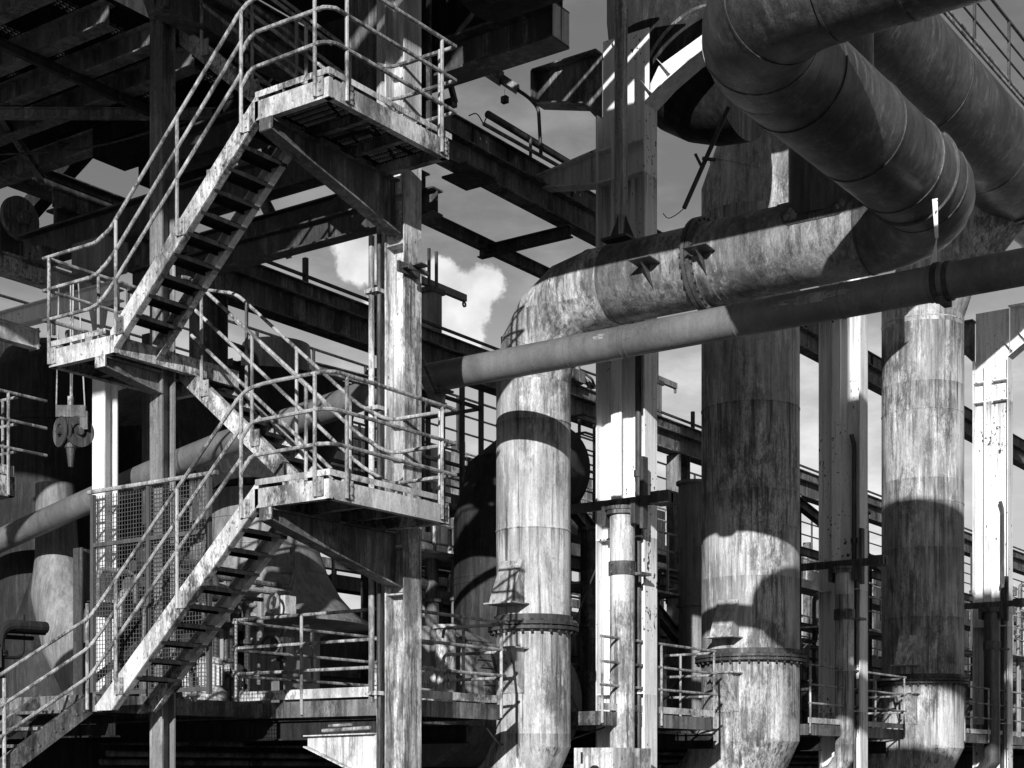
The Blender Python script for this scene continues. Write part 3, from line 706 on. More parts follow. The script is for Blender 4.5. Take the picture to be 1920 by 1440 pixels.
jetty('railed jetty deck behind the white downpipe, ending at the tall pipe with the rounded shadow', 18.95, 22.46, False, True)
jetty('railed jetty deck around the middle portal column', 26.1, 30.8, False, True)
jetty('dark railed jetty deck past the soft banded tall pipe', 34.4, 39.5, False, False)
slab('wide dark base deck running behind the pipe row', 14.33, 60, 13.62, 26)
slab('base deck at the foot of the stair', 11.62, 14.3, 13.99, 26)
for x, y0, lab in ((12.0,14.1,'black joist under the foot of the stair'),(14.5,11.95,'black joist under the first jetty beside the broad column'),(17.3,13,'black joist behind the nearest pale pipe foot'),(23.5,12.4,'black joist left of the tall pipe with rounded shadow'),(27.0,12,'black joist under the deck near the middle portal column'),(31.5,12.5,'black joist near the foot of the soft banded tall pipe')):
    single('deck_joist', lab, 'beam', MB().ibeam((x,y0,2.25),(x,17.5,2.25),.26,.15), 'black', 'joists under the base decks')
wl = single('under_deck_dark_backing', 'black sheet added to stand in for deep shade beneath the base decks', 'wall', MB().box(4,70,17.6,18,0,2.38), 'black')  # black sheet put in so the space under the decks reads as shade
for y, z in ((17.3,2.15),(17.2,1.98),(17.35,1.86)): single('floor_pipe', {2.15:'thin dark pipe highest under the deck',1.98:'thin dark pipe in the middle under the deck',1.86:'thin dark pipe lowest under the deck'}[z], 'pipe', MB().tube([(14.5,y,z),(40,y,z)], .045, 10), 'rust', 'pipes beneath the deck')
t = thing('white_casing', 'white machine casing with a round hole at the bottom edge beside the white downpipe', 'casing', (18.6,11.6,0))
make('body', MB().box(18.45,19.5,11.30,11.95,.5,2.06), 'column', t)
p = MB(); p.ring((18.44,11.60,1.73),(1,0,0),.05,.085,.02,24); p.tube([(18.447,11.60,1.73),(18.44,11.60,1.73)],.05,20); make('hole', p, 'black', t); make('slot', MB().box(18.436,18.449,11.80,11.83,1.84,2.0), 'black', t)

# ================================================================ girders and overhead steelwork
t = thing('walkway_girder', 'long streaked girder running from the upper landing to the portal columns', 'girder', (17,13.5,10.5))
make('beam', MB().ibeam((12.2,13.62,10.69),(46,13.62,10.69),.42,.28,.025,.016), 'rust', t)
m = MB().box(12.2,46,13.72,13.735,10.91,11.28).box(12.2,46,13.66,13.80,11.282,11.30)
for k in range(26): 
    x = 16.6+.9*k; m.box(x,x+.012,13.68,13.72,10.91,11.27)
make('parapet_plate', m, 'rust', t)
bo = MB()
for x in (18.6,18.75,21.2,21.35): 
    for z in (11.0,11.17): bo.bolt((x,13.72,z),(0,-1,0),.022,.014)
make('bolts', bo, 'white', t)
single('tie_beam', 'short tie beam from the broad column to the long girder', 'beam', MB().ibeam((14.35,11.2,8.42),(14.35,16.5,8.42),.3,.2), 'dark')
single('lower_rail_beam', 'thin dark beam slanting across the sky beneath the long girder', 'beam', MB().ibeam((15.5,15.0,10.36),(24.5,15.0,10.36),.20,.12), 'rust')
single('stub_beam', 'short dark stub beam jutting beneath the long girder', 'beam', MB().ibeam((20.6,13.4,10.30),(20.6,15.2,10.30),.18,.14), 'dark')
single('soffit_plate', 'small dark plate hung below the long girder', 'plate', MB().box(17.9,18.5,13.3,13.9,10.40,10.43).box(17.6,18.3,13.2,13.5,10.36,10.398), 'dark')
t = thing('outrigger', 'forked outrigger beam with a bright web tying the nearest portal column to the girder', 'beam', (20.2,13,11))
o = MB(); o.prism([(20.18,12.57,10.72),(20.18,12.57,11.22),(20.18,13.62,11.06),(20.18,13.62,10.93)],(.014,0,0)); o.bar((20.19,12.57,11.23),(20.19,13.7,11.08),.28,.02); o.bar((20.19,12.57,10.71),(20.19,13.7,10.90),.28,.02)
make('beam', o, 'white', t)
t = thing('crane_girder', 'heavy dark crane girder crossing the middle of the picture behind the pipes', 'girder', (24,19,9.7))
make('beam', MB().ibeam((15,19,9.93),(70,19,9.93),.50,.36,.03,.02), 'rust', t)
m = MB().box(15,70,19.02,19.04,10.20,10.46).box(15,70,18.95,19.12,10.462,10.485); make('upper_plate', m, 'rust', t)
make('rail_bar', MB().bar((15,19.0,10.60),(70,19.0,10.60),.05,.05), 'dark', t)
for x in (20.5,22.4,26.6,29.0,34.9,36.4,41): make('upright', MB().bar((x,19.0,10.49),(x,19.0,10.92),.08,.08,(1,0,0)), 'dark', t)
for x, z0, lab in ((33.9,0,'nearer'),(40.5,0,'farther')):
    single('frame_column', f'{lab} dark column under the crane girder', 'column', hcol(MB(), x, x+.5, 18.8, 19.2, 2.62, 9.66), 'rust', 'columns under the crane girder')
single('frame_column', 'brown dark column under the crane girder, seen through the stair treads', 'column', hcol(MB(), 17.9, 18.4, 18.8, 19.2, 2.62, 9.66), 'rust', 'columns under the crane girder')
def jib(label, x, y, z, s=1., group='jib posts'):
    t = thing('jib_post', label, 'jib', (x,y,z), group)
    make('post', MB().box(x-.16*s,x+.16*s,y-.16*s,y+.16*s,z,z+.85*s), 'vessel', t)
    make('arm', MB().bar((x-.55*s,y,z+1.05*s),(x+1.15*s,y,z+1.05*s),.10*s,.14*s).ring((x+1.12*s,y,z+.92*s),(0,1,0),.03,.06,.03,14), 'vessel', t)
    m = MB()
    for d in (-.12,.12): m.bar((x+d*s,y-.05,z+.85*s),(x+d*s,y-.05,z+1.75*s-.2*abs(d)),.05*s,.05*s,(1,0,0))
    m.box(x-.2*s,x+.25*s,y-.18*s,y+.18*s,z+.85*s,z+.95*s); make('bracket', m, 'dark', t)
jib('jib post with a short slanting arm standing before the white cloud', 24.5, 19.3, 10.49)
jib('pale jib post with a short arm seen beside the nearest white portal column', 33.4, 19.3, 10.49)
t = thing('gantry_beam', 'heavy I beam ending in mid air above the hanging street lamp', 'beam', (14.5,11,9.88))
make('beam', MB().ibeam((14.5,9.57,10.10),(14.5,16,10.10),.42,.36,.03,.02), 'dark', t)
e = MB().box(14.34,14.49,9.56,9.575,9.915,10.28).box(14.51,14.66,9.56,9.575,9.915,10.28); make('end_plate', e, 'white', t)
single('box_beam', 'deep dark box beam above the gantry beam', 'beam', MB().box(14.9,15.5,10.2,18,10.66,11.35), 'black')
single('wall_panel', 'grey plate panel behind the broad column head', 'panel', MB().box(14.2,14.24,11.2,12.5,9.1,13), 'rust')
single('deck_beam', 'dark beam with a thick top flange passing behind the thin column', 'beam', MB().ibeam((14.5,12.2,9.37),(14.5,19.05,9.37),.46,.26,.03,.016), 'dark')
t = thing('support_beam', 'lower dark beam with small uprights behind the upper bracket', 'beam', (14.6,13,8.7))
make('beam', MB().ibeam((14.62,11.6,8.81),(14.62,15.6,8.81),.27,.18), 'dark', t)
# upper left decking
for x, lab in ((11.7,'nearest dark floor beam in the upper left decking'),(12.58,'second dark floor beam in the upper left decking'),(13.3,'third dark floor beam in the upper left decking'),(13.98,'fourth dark floor beam in the upper left decking'),(15.0,'farthest dark floor beam in the upper left decking')):
    single('floor_beam', lab, 'beam', MB().ibeam((x,14.9,10.95),(x,22,10.95),.30,.20), 'beam', 'floor beams of the upper left decking')
t = thing('upper_deck', 'dark open grating deck filling the upper left corner', 'deck', (13,17,11.1))
gr = MB(); grating(gr, 9.5, 15.6, 14.9, 21.5, 11.16, .06, .04); make('grating', gr, 'black', t)
make('plating', MB().box(3.5,9.4,9.6,21.5,11.18,11.2).box(9.4,11.2,9.6,14.8,11.18,11.2).box(11.5,12.5,17.2,19.0,11.18,11.2).box(13.4,14.0,15.5,18.5,11.18,11.2), 'black', t)  # mostly plates out of view, added to shade the thin column
for y, z, lab in ((16.2,10.72,'thin channel crossing below the upper left floor beams'),):
    single('cross_channel', lab, 'beam', MB().ibeam((9,y,z),(15.2,y,z),.12,.08,.012,.01), 'dark')
t = thing('machine_housing', 'black machine housing and hopper hung beneath the upper left deck', 'machine', (16.5,18,10.6))
make('body', MB().box(15.8,17,17.4,20.5,12.0,13.5).prism([(15.8,16.9,11.6),(15.8,17.7,11.6),(15.8,17.5,10.9),(15.8,17.1,10.9)],(.8,0,0)), 'black', t)
make('box', MB().box(15.5,16.1,16.9,17.7,10.40,10.68), 'black', t)
single('raking_brace', 'dark raking brace below the black machine housing', 'brace', MB().bar((17,20.6,12.2),(17,22.6,11.2),.25,.3), 'black')
single('trestle_beam', 'dark trestle beam with a bright top edge at the left of the picture', 'beam', MB().ibeam((13,20.4,11.14),(18.4,20.4,11.14),.40,.3), 'dark')
t = thing('winch', 'dark winch wheel resting on the trestle beam at the left edge', 'machine', (15.4,20.2,10.8))
make('wheel', MB().ring((15.3,20.2,10.35),(0,1,0),.10,.34,.08,32).tube([(15.3,20.0,10.35),(15.3,20.4,10.35)],.10,16), 'rust', t)
make('frame', MB().box(15.0,16.0,20.28,20.36,9.6,10.34), 'dark', t)
single('valve_box', 'small round faced box fixed under the dark beam near the middle landing', 'box', MB().box(14.0,14.3,18.0,18.4,8.95,9.15).ring((13.98,18.2,9.05),(1,0,0),.02,.12,.05,20), 'rust')
single('gear_box', 'grey box casing beneath the dark beam near the middle landing', 'box', MB().box(14.2,14.6,16.9,17.6,8.7,9.13), 'vessel')

# ================================================================ lamps
t = thing('street_lamp', 'tilted street lamp on a bent pole hanging against the sky', 'lamp', (19.9,13.5,11.3))
make('pole', MB().tube(fillet([(19.9,13.5,11.3),(19.86,13.52,12.02),(19.75,13.62,12.17),(19.62,13.78,12.30)],.16,5), .028, 10), 'dark', t)
hd = MB(); p = Vector((19.64,13.76,12.29)); q = Vector((19.35,14.22,12.66)); mid = p.lerp(q,.45)
hd.bar(mid, q, .24, .14); hd.bar(p, mid, .15, .10); hd.bar(mid+Vector((0,0,.075)), q+Vector((0,0,.075)), .30, .02); make('lamp_head', hd, 'rust', t)
w = MB().tube([(19.52,13.92,12.30),(19.52,13.92,12.17)], .004, 5).box(19.48,19.56,13.87,13.97,12.08,12.18); make('hanging_tag', w, 'dark', t)
t = thing('strip_light', 'two long dark tubes of a strip light mounted above the long girder', 'lamp', (19,13.6,11.3))
a, b = (18.63,13.6,11.52), (21.3,13.6,11.50)
make('tube', MB().tube([a,b], .055, 14), 'dark', t); make('tube', MB().tube([(18.4,13.5,11.27),(21.3,13.5,11.30)], .03, 10), 'rust', t)
make('post', MB().tube([(19.7,13.56,11.2),(19.7,13.56,11.53)], .025, 8), 'dark', t)
make('wire', MB().tube(fillet([(18.63,13.6,11.5),(18.55,13.6,11.38),(18.5,13.55,11.27),(18.3,13.55,11.42),(18.1,13.55,11.3)],.1), .009, 6), 'dark', t)

# ================================================================ hoist block
t = thing('hoist_block', 'rusty hoist block with two sheaves and a hook shank hanging on ropes', 'hoist', (13.1,16.2,6.0))
Yc = 16.18; X0, X1 = 12.95, 13.28
d = Vector((.5768,-.8169,0)); c = Vector((13.06,16.18,6.18))     # broad side turned to the stair
P = lambda s, z, o=0: c + (d*s + Vector((.8169,.5768,0))*o + Vector((0,0,z)))*.84
yk = MB(); yk.bar(P(-.24,.23), P(.22,.23), .08, .15); yk.bar(P(.19,.23), P(.19,-.05), .07,.10,d); make('yoke', yk, 'dark', t)
for s in (-.15, .10):
    sh = MB(); ax = (d*.9+Vector((.8169,.5768,0))*.75).normalized() if s < 0 else (d*.75-Vector((.8169,.5768,0))*.9).normalized()
    o = P(s,-.08); sh.ring(o-ax*.03, ax, .10, .20, .02, 36); sh.ring(o+ax*.03, ax, .10, .20, .02, 36); sh.ring(o, ax, .04, .17, .035, 36); sh.tube([o-ax*.07,o+ax*.07], .05, 14)
    make('sheave', sh, 'dark', t)
hk = MB(); hk.tube([P(-.02,-.2),P(-.02,-.33)], .075, 14); hk.tube([P(-.02,-.30),P(-.02,-.62)], .055, 12, radii=[.065,.03]); make('hook_shank', hk, 'dark', t)
rp = MB()
for s, tt in ((-.24,-.20),(.20,.10),(-.02,-.02),(.0,.02)): rp.tube([P(s,.28), P(tt,2.2)], .010, 6)
rp.tube([P(-.02,.30),P(-.02,.46)], .04, 10); make('rope', rp, 'rail', t)

# ================================================================ left platform
t = thing('side_platform', 'railed side platform at the left edge behind the hoist block', 'platform', (12,16.9,5.2))
e = MB(); channel_edge(e, (9,16.9,5.55),(12.72,16.9,5.55),.26,(0,1,0)); channel_edge(e, (12.72,16.9,5.55),(12.72,18.0,5.55),.26,(-1,0,0)); make('edge_beam', e, 'fascia', t)
make('plating', MB().box(9,12.70,16.92,18.0,5.48,5.50), 'dark', t)
make('toe_board', MB().bar((9,16.895,5.63),(12.7,16.895,5.63),.008,.12), 'fascia', t)
handrail(t, [[(9,16.87,5.55+h),(13.2,16.87,5.55+h)] for h in (1.08,.72,.36)]+[[(12.76,16.9,5.55+h),(12.76,17.9,5.55+h),(12.76,17.95,5.4+h)] for h in (1.05,.70,.34)], [(12.6,16.87,5.3,6.63),(10.6,16.87,5.3,6.63),(12.76,17.9,5.3,6.6),(12.76,17.2,5.3,6.6)])

# ================================================================ vessels, ducts and machinery behind
single('storage_vessel', 'tall dark cylindrical vessel behind the hoist block', 'vessel', MB().lathe((17.8,22.6,2.6), [(1.0,0),(1.0,5.2),(1.02,5.22),(1.02,5.3),(1.0,5.32),(1.0,6.2),(.8,6.55),(.4,6.75)], 48), 'bin')
single('furnace_shell', 'big black plated shell filling the dark behind the thin column', 'vessel', MB().lathe((21.5,23.5,2.6), [(2.4,0),(2.4,4.2),(2.43,4.22),(2.43,4.35),(2.4,4.37),(2.2,5.6),(1.2,6.6)], 56), 'bin')
t = thing('bell_vessel', 'smooth grey bell shaped vessel flaring behind the lower stair flight', 'vessel', (18.1,17.75,2.6))
m = MB().lathe((18.1,17.75,0), [(.95,2.62),(.95,3.9),(1.2,4.02),(1.80,4.06),(1.80,4.10),(1.52,4.28),(1.28,4.55),(1.08,4.9),(.94,5.3),(.86,5.7),(.83,6.2)], 56)
for z, rr in ((4.9,1.085),(5.3,.948),(5.75,.86)): m.ring((18.1,17.75,z),(0,0,1),rr-.05,rr+.008,.02,56)
make('bell', m, 'vessel', t)
make('hopper', MB().lathe((18.1,17.75,0), [(.84,6.22),(1.0,6.5),(1.5,7.5),(1.5,7.9)], 48), 'bin', t)
t = thing('drum', 'lying grey drum with a bolted ribbed hatch behind the broad column', 'drum', (19.8,15.6,3.0))
make('shell', MB().tube([(19.65,15.75,2.95),(19.75,15.75,2.95),(22.8,15.75,2.95)], 1.15, 64, radii=[1.08,1.15,1.15]), 'vessel', t)
h = MB(); k = 0
for i in range(9):
    an = R(150+i*7); 
    for j in range(1):
        p = Vector((0,math.cos(an),math.sin(an)))*1.16
    a0_, a1_ = R(186-i*7), R(186-i*7-5.2)
    f = lambda a, x, rr: (x, 15.75+math.cos(a)*rr, 2.95+math.sin(a)*rr)
    h.hexa([f(a0_,19.9,1.15),f(a0_,21.0,1.15),f(a1_,21.0,1.15),f(a1_,19.9,1.15),f(a0_,19.9,1.185),f(a0_,21.0,1.185),f(a1_,21.0,1.185),f(a1_,19.9,1.185)])
    for x in (19.95,20.95): 
        am = (a0_+a1_)/2; h.tube([f(am,x,1.17),f(am,x,1.21)], .025, 6)
make('hatch', h, 'rust', t)
make('end_frame', MB().box(19.5,19.64,15.2,16.6,2.6,3.35), 'fascia', t)
t = thing('mitred_duct', 'large dark mitred duct bending over behind the nearest pale pipe', 'duct', (21.4,15.4,2.6))
c_ = (21.4,15.35)
pts = [(c_[0],c_[1],2.62),(c_[0],c_[1],5.9),(c_[0]+.25,c_[1],6.55),(c_[0]+.9,c_[1]-.05,7.0),(c_[0]+1.5,c_[1]-.07,7.1)]
m = MB().tube(pts, .80, 44); pipe_seams(m, [((c_[0],c_[1],z),(0,0,1)) for z in (3.6,4.9,5.0,5.5)], .80, .02); make('pipe', m, 'bin', t, 12)
t = thing('forked_duct', 'forked grey duct spreading behind the foot of the mesh guard', 'duct', (16.2,19,2.6))
m = MB().tube([(17.0,21.5,6.6),(17.0,21.45,5.4),(17.0,21.35,4.8),(17.0,20.9,3.9),(17.0,20.4,3.0),(17.0,20.1,2.6)], .5, 40, radii=[.32,.36,.50,.60,.50,.42]); make('leg', m, 'vessel', t, 20)
make('leg', MB().tube([(17.1,21.6,5.3),(17.2,22.2,4.2),(17.3,23.1,2.7)], .45, 30, radii=[.30,.42,.42]), 'bin', t)  # dark plate colour stands in for shade on this leg
for (x,y,s,lab) in ((14.66,15.32,1.,'pale electric pump with a finned motor on the base deck, beside the stair flight'),(15.35,15.6,.9,'second pale pump set back on the base deck behind the finned one')):
    t = thing('pump', lab, 'pump', (x,y,2.6), 'pumps on the base deck')
    make('base', MB().box(x-.2*s,x+.2*s,y-.2*s,y+.2*s,2.6,2.66).lathe((x,y,2.66),[(.20*s,0),(.22*s,.05),(.22*s,.14),(.15*s,.2)],24), 'fascia', t)
    m = MB().lathe((x,y,2.86),[(.13*s,0),(.15*s,.02),(.15*s,.30*s),(.17*s,.31*s),(.17*s,.36*s),(.12*s,.40*s)],24)
    for k in range(16):
        a = 2*math.pi*k/16; e_ = Vector((math.cos(a),math.sin(a),0)); m.bar(Vector((x,y,2.88))+e_*.16*s, Vector((x,y,2.88+.27*s))+e_*.16*s, .008,.03*s,e_)
    make('motor', m, 'fascia', t)
    make('outlet', MB().tube([(x-.15,y,2.78),(x-.38*s,y+.02,2.78),(x-.4*s,y+.02,3.05)],.07*s,14), 'fascia', t)
t = thing('valve_tank', 'grey tank with a round handwheel valve behind the crossing handrails', 'tank', (23.5,20.6,7.5))
make('shell', MB().lathe((23.5,22.6,7.2),[(.75,0),(.75,2.6),(.82,2.62),(.82,2.75),(.75,2.77),(.7,3.4)],40), 'vessel', t)
m = MB(); wc = Vector((23.3,20.5,9.35)); m.ring(wc,(.1,0,1),.30,.35,.05,32)
for k in range(5): a = 2*math.pi*k/5; m.bar(wc, wc+Vector((math.cos(a),math.sin(a),-.1*math.cos(a)))*.31,.03,.03)
m.tube([wc+Vector((0,0,.15)),wc-Vector((0,0,1.2))],.05,10); make('handwheel', m, 'dark', t)
t = thing('cage_platform', 'slender framed platform cage standing against the sky behind the stair', 'platform', (26,20.6,7.5))
f = MB(); x0, x1, y0, y1 = 25.6, 27.7, 20.4, 21.9
for (x,y) in ((x0,y0),(x0,y1),(x1,y0),(x1,y1),(x0+.7,y0),(x0+1.4,y0)): f.bar((x,y,7.2),(x,y,10.4),.09,.09,(1,0,0))
for z in (10.4,9.8,8.4,7.5):
    for p,q in (((x0,y0),(x1,y0)),((x1,y0),(x1,y1)),((x0,y0),(x0,y1)),((x0,y1),(x1,y1))): f.bar((*p,z),(*q,z),.07,.07)
f.bar((x0-5,y1,8.3),(x0,y1,8.3),.07,.07); f.bar((x1,y0,8.6),(x1+4,y0,8.9),.07,.07); make('frame', f, 'dark', t)
# the hall far behind: dark plated wall with openings, columns and roof rail
t = thing('furnace_hall', 'dark plated furnace hall closing the view behind the pipes', 'building', (40,27,0))
H = 10.9; w_ = MB(); holes = [(21.2,23.4,5.7,7.2),(29.0,33.2,6.0,8.1),(41,43,6.6,8.4),(47.5,49.5,7.4,8.8),(58,61,7.2,9.2)]
x = 6
for (a_,b_,c1,c2) in holes:
    w_.box(x,a_,27,27.4,0,H); w_.box(a_,b_,27,27.4,0,c1); w_.box(a_,b_,27,27.4,c2,H); x = b_
w_.box(x,110,27,27.4,0,H); make('wall', w_, 'dark', t)
m = MB()
for k in range(30): m.box(8+3.4*k,8.3+3.4*k,26.7,26.99,0,H+.3)
for z in (4.2,7.0,9.4): m.box(6,110,26.85,26.99,z,z+.25)
for (a_,b_,c1,c2) in holes:
    for q in (.33,.66): m.box(a_+(b_-a_)*q-.05,a_+(b_-a_)*q+.05,27.1,27.2,c1,c2)
    m.box(a_,b_,27.1,27.2,(c1+c2)/2-.04,(c1+c2)/2+.04)
make('framing', m, 'rust', t)
h = MB().tube([(6,26.6,H+1.5),(110,26.6,H+1.5)],.035,6).tube([(6,26.6,H+1.0),(110,26.6,H+1.0)],.03,6).tube([(6,26.6,H+.5),(110,26.6,H+.5)],.03,6)
for k in range(52): h.bar((7+2*k,26.6,H),(7+2*k,26.6,H+1.5),.06,.06,(1,0,0))
make('roof_rail', h, 'dark', t)
# floors and clutter between the hall and the pipes
for z, lab, y in ((8.5,'upper dark gangway with handrail between the pipes and the hall',23.0),(5.9,'lower dark gangway with handrail between the pipes and the hall',22.0)):
    t = thing('gangway', lab, 'gangway', (40,y,z), 'gangways before the hall')
    make('deck', MB().box(24.5,80,y,y+1.6,z-.08,z).box(24.5,80,y-.03,y-.002,z-.28,z+.02), 'dark', t)
    h = MB()
    for q in (1.1,.75,.4): h.tube([(24.5,y,z+q),(80,y,z+q)],.03,6)
    for k in range(28): h.bar((24.6+2*k,y,z),(24.6+2*k,y,z+1.1),.05,.05,(1,0,0))
    make('handrail', h, 'rail', t)
labs = ('dusty pipe stub beside the nearest pale pipe','pale capped pipe behind the first jetty','rust streaked pipe behind the white downpipe','thin white pipe behind the second jetty','spiral banded pipe at the railed jetty end','grey riser behind the middle portal column','brown riser beside the soft banded tall pipe','dark riser near the farthest portal column')
for i,(x,y,rr,z1) in enumerate(((19.3,14.9,.16,4.0),(20.9,15.2,.2,5.1),(23.2,14.6,.25,6.0),(21.6,14.4,.1,3.6),(23.0,13.3,.24,3.5),(27.4,14.9,.3,7.5),(31.0,13.9,.28,3.5),(35.4,14.8,.3,8))):
    m = MB().tube([(x,y,2.6),(x,y,z1)],rr,24); m.ring((x,y,z1),(0,0,1),.02,rr+.05,.06,24); m.ring((x,y,(z1+2.6)/2),(0,0,1),rr-.02,rr+.04,.05,24)
    single('riser_pipe', labs[i], 'pipe', m, ('fascia','pipe','rust','white','pipe','vessel','rust','bin')[i])
for i,(p,q,lab) in enumerate((((27,17.5,7.2),(33,17.5,4.0),'dark raking brace seen between the two tall pipes'),((24.2,16.5,6.2),(24.2,16.5,2.6),'slim dark strut near the white downpipe'),((38,18,9.3),(47,18,7.5),'dark brace behind the soft banded tall pipe'),((22.6,16.8,5.9),(31,16.8,5.9),'dark beam spanning behind the white downpipe'))):
    single('brace', lab, 'brace', MB().ibeam(p,q,.26,.2,.02,.014,(0,0,1) if abs(p[0]-q[0])>.1 else (1,0,0)), 'rust')

# ================================================================ pipework and light framing crowded between the big things
def rack(label, b, a0, a1, z0, z1, seed, npipe, nhor, mat='rust', group='pipe racks behind the pipe row', walk=True, pal=None):
    rnd = random.Random(seed)
    t = thing('pipe_rack', label, 'pipework', ((a0+a1)/2, b, z0), group)
    f = MB()
    xs = [a0, a1] if a1-a0 < 3.5 else [a0, (a0+a1)/2, a1]
    for x in xs: f.ibeam((x,b,z0),(x,b,z1), .22,.18,.02,.014,(1,0,0))
    z = z0+1.3
    levels = []
    while z < z1+.1: levels.append(z); f.ibeam((a0,b-.12,z),(a1,b-.12,z),.2,.12,.014,.01); z += rnd.uniform(1.3,1.9)
    f.bar((a0,b+.1,z0+.2),(a1,b+.1,min(z1,z0+2.2)),.08,.08)
    make('frame', f, 'dark', t)
    for k in range(npipe):
        x = rnd.uniform(a0+.1,a1-.1); y = b-.35-rnd.uniform(0,.9); r = rnd.choice((.03,.05,.05,.08,.12)); top = rnd.uniform(z0+1.2, z1)
        dx = rnd.choice((-1,1))*rnd.uniform(.3,.9)
        m = MB().tube(fillet([(x,y,z0),(x,y,top),(x+dx,y,top+.02)], .25, 5), r, 12)
        for q in range(2): zz = rnd.uniform(z0+.4,top-.2); m.ring((x,y,zz),(0,0,1),r-.01,r+.045,.05,14)
        make('pipe', m, rnd.choice(pal or (mat,'dark','fascia','vessel')), t)
    for k in range(nhor):
        z = rnd.uniform(z0+.4,z1-.2); y = b-.3-rnd.uniform(0,.6); r = rnd.choice((.025,.04,.06))
        x0, x1 = sorted((rnd.uniform(a0-.6,a1), rnd.uniform(a0,a1+.6)))
        if x1-x0 < .6: x1 = x0+.9
        make('pipe', MB().tube(fillet([(x0,y,z-.5),(x0,y,z),(x1,y,z),(x1,y,z+.6)], .15, 4), r, 10), rnd.choice(pal or (mat,'dark','rail')), t)
    for k in range(max(1, npipe//3)):
        x = rnd.uniform(a0,a1); y = b-1.3; z = rnd.uniform(z0+.8, z1-.6)
        v = MB().ring((x,y,z),(1,rnd.uniform(-.6,.6),rnd.uniform(-.4,.4)),.12,.15,.03,20).tube([(x,y,z),(x+.25,y+.1,z)],.03,8).box(x+.2,x+.42,y-.05,y+.2,z-.13,z+.13)
        make('valve', v, rnd.choice(pal or ('fascia','rust','dark')), t)
    for z in levels[1:2] if walk else ():
        h = MB()
        for q in (.4,.75,1.1): h.tube([(a0-.3,b-1.45,z+q),(a1+.3,b-1.45,z+q)],.02,6)
        x = a0
        while x <= a1: h.bar((x,b-1.45,z-.1),(x,b-1.45,z+1.1),.04,.04,(1,0,0)); x += 1.1
        h.box(a0-.3,a1+.3,b-1.5,b-.3,z-.1,z-.06); make('walkway', h, 'fascia', t)
    return t
rack('tangle of thin pipes and valves in the gap right of the nearest pale pipe', 16.6, 24.6, 27.2, 2.6, 6.6, 3, 9, 6)
rack('rusty pipes, valves and gangway in the gap right of the white downpipe', 16.4, 28.2, 31.4, 2.6, 6.4, 5, 9, 6)
rack('dark pipes and rails in the gap right of the tall pipe with the rounded shadow', 16.4, 35.2, 38.4, 2.6, 7.2, 8, 8, 6)
rack('dark pipes in the narrow gap right of the middle portal column', 16.4, 40.0, 42.6, 2.6, 7.6, 11, 6, 5)
rack('grimy pipes between the soft banded tall pipe and the farthest portal column', 16.0, 45.6, 49.5, 2.6, 8.6, 13, 8, 6)
rack('dark pipework crowded behind the handrails right of the broad pale column', 17.6, 20.6, 23.6, 2.6, 6.0, 17, 9, 7)
rack('cluttered pipes and valves behind the foot of the stair and the mesh guard', 16.6, 13.6, 16.4, 2.6, 4.7, 23, 10, 7, walk=False)
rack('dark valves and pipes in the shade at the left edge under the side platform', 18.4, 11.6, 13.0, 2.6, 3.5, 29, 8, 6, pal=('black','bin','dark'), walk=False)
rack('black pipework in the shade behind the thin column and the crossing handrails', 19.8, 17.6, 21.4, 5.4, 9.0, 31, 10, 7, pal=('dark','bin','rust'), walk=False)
# ladder cage and lattice seen against the sky between the nearest pipe and its portal column
t = thing('ladder_cage', 'thin hooped ladder cage against the sky right of the nearest pale pipe', 'ladder', (28.4,18,7.2))
m = MB()
for x in (27.6,28.0,28.6,29.0): m.bar((x,18,6.8),(x,18,9.3),.05,.05,(1,0,0))
z = 6.9
while z < 9.3: m.bar((28.0,18,z),(28.6,18,z),.03,.03); z += .3
for z in (7.3,8.1,8.9,9.28): m.bar((27.6,17.6,z),(29.0,17.6,z),.05,.04); m.bar((27.6,17.6,z),(27.6,18,z),.05,.04); m.bar((29.0,17.6,z),(29.0,18,z),.05,.04)
make('cage', m, 'dark', t)
t = thing('cable_bundle', 'heap of cables and fittings lying on the crane girder beside the nearest portal column', 'cables', (29.5,19,10.5))
rnd = random.Random(4); m = MB()
for k in range(9):
    x = 28.6+rnd.random()*1.6; p = [Vector((x+rnd.uniform(-.5,.5),18.9+rnd.uniform(-.1,.3),10.49+rnd.uniform(0,.45))) for q in range(5)]
    m.tube(fillet(p,.1,4), .03, 6)
make('cable', m, 'dark', t); make('fitting', MB().box(29.0,29.5,18.8,19.1,10.49,10.75).tube([(29.3,18.9,10.7),(29.3,18.9,11.0)],.08,12), 'rust', t)
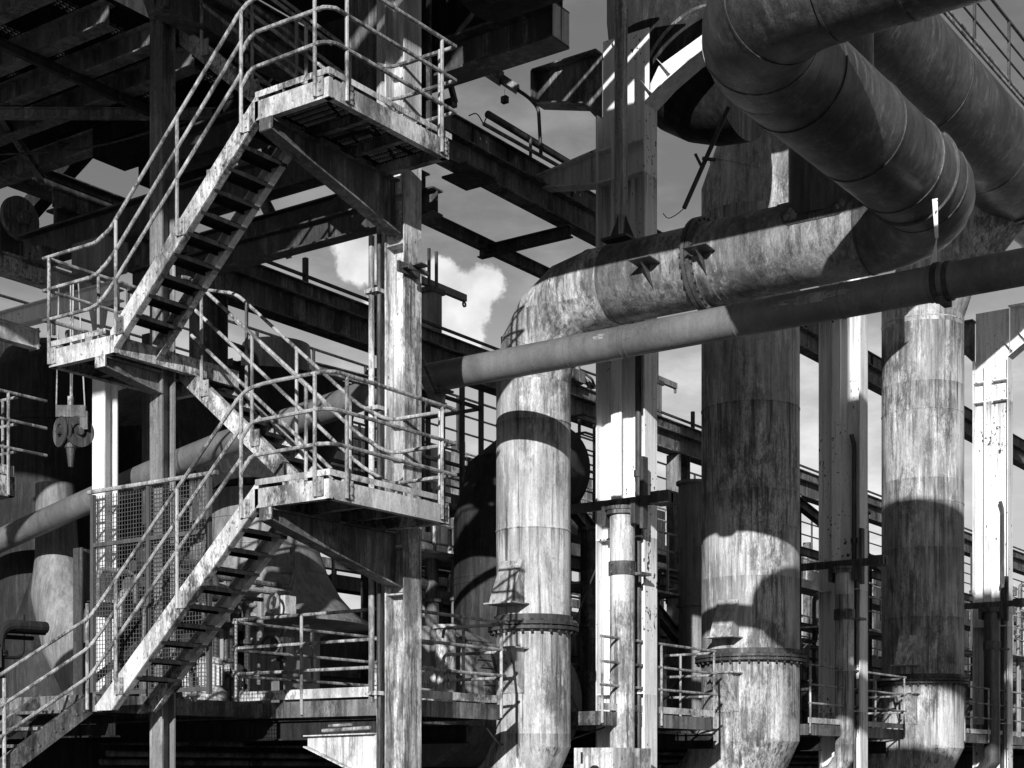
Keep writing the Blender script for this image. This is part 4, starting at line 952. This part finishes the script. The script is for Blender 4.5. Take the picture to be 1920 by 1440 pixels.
# trusswork of the upper left bay
for i, (p, q, w, lab) in enumerate((((9.5,15.6,11.5),(15.2,19.5,10.75),.12,'thin slanting tie in the upper left bay, nearest the corner'),
        ((12.0,19.6,10.7),(15.0,15.4,10.7),.14,'thin dark diagonal tie crossing under the upper left grating'),
        ((16.4,14.6,11.8),(16.4,20.8,11.8),.30,'deep dark beam behind the upper left floor beams'),
        ((15.6,16.6,11.9),(17.6,16.6,9.7),.16,'dark strut dropping behind the thin column'),
        ((17.2,13.9,11.6),(17.2,19.4,11.6),.26,'rusty beam farther behind the upper left floor beams'),
        ((18.6,15.6,12.4),(14.9,18.8,11.1),.18,'rusty slanting strut at the back of the upper left bay'))):
    single('tie_beam', lab, 'beam', MB().ibeam(p, q, w, w*.7, .014, .01), 'beam')
t = thing('roof_truss', 'rusty lattice truss seen through the handrails above the upper landing', 'truss', (15.6,13.4,10.6))
m = MB(); m.bar((15.6,11.9,10.2),(15.6,16.0,10.2),.1,.1); m.bar((15.6,11.9,11.6),(15.6,16.0,11.6),.1,.1)
for k in range(5):
    y = 11.9+.82*k; m.bar((15.6,y,10.2),(15.6,y+.41,11.6),.06,.06); m.bar((15.6,y+.41,11.6),(15.6,y+.82,10.2),.06,.06)
make('lattice', m, 'rust', t)

for i, (pts, lab) in enumerate((([(12.2,20,10.6),(13.0,18.6,10.2),(14.0,17.0,10.25),(14.9,15.6,10.7)],'sagging cable slung under the upper left floor beams'),
        ([(20.2,12.6,5.0),(19.9,12.9,4.0),(19.8,12.95,3.0),(19.9,12.8,2.62)],'loose cable hanging down the left edge of the nearest portal column'),
        ([(14.5,12.2,9.1),(14.4,13.5,8.6),(14.4,14.8,8.55),(14.45,16.2,9.1)],'slack cable drooping below the beam behind the thin column'),
        ([(16.4,12.0,2.3),(17.6,12.6,2.05),(19.0,12.7,2.1),(20.0,12.4,2.4)],'thin cable sagging under the deck by the nearest pale pipe'))):
    single('cable', lab, 'cable', MB().tube(fillet(pts, .6, 6), .014, 6), 'dark', 'loose service cables')
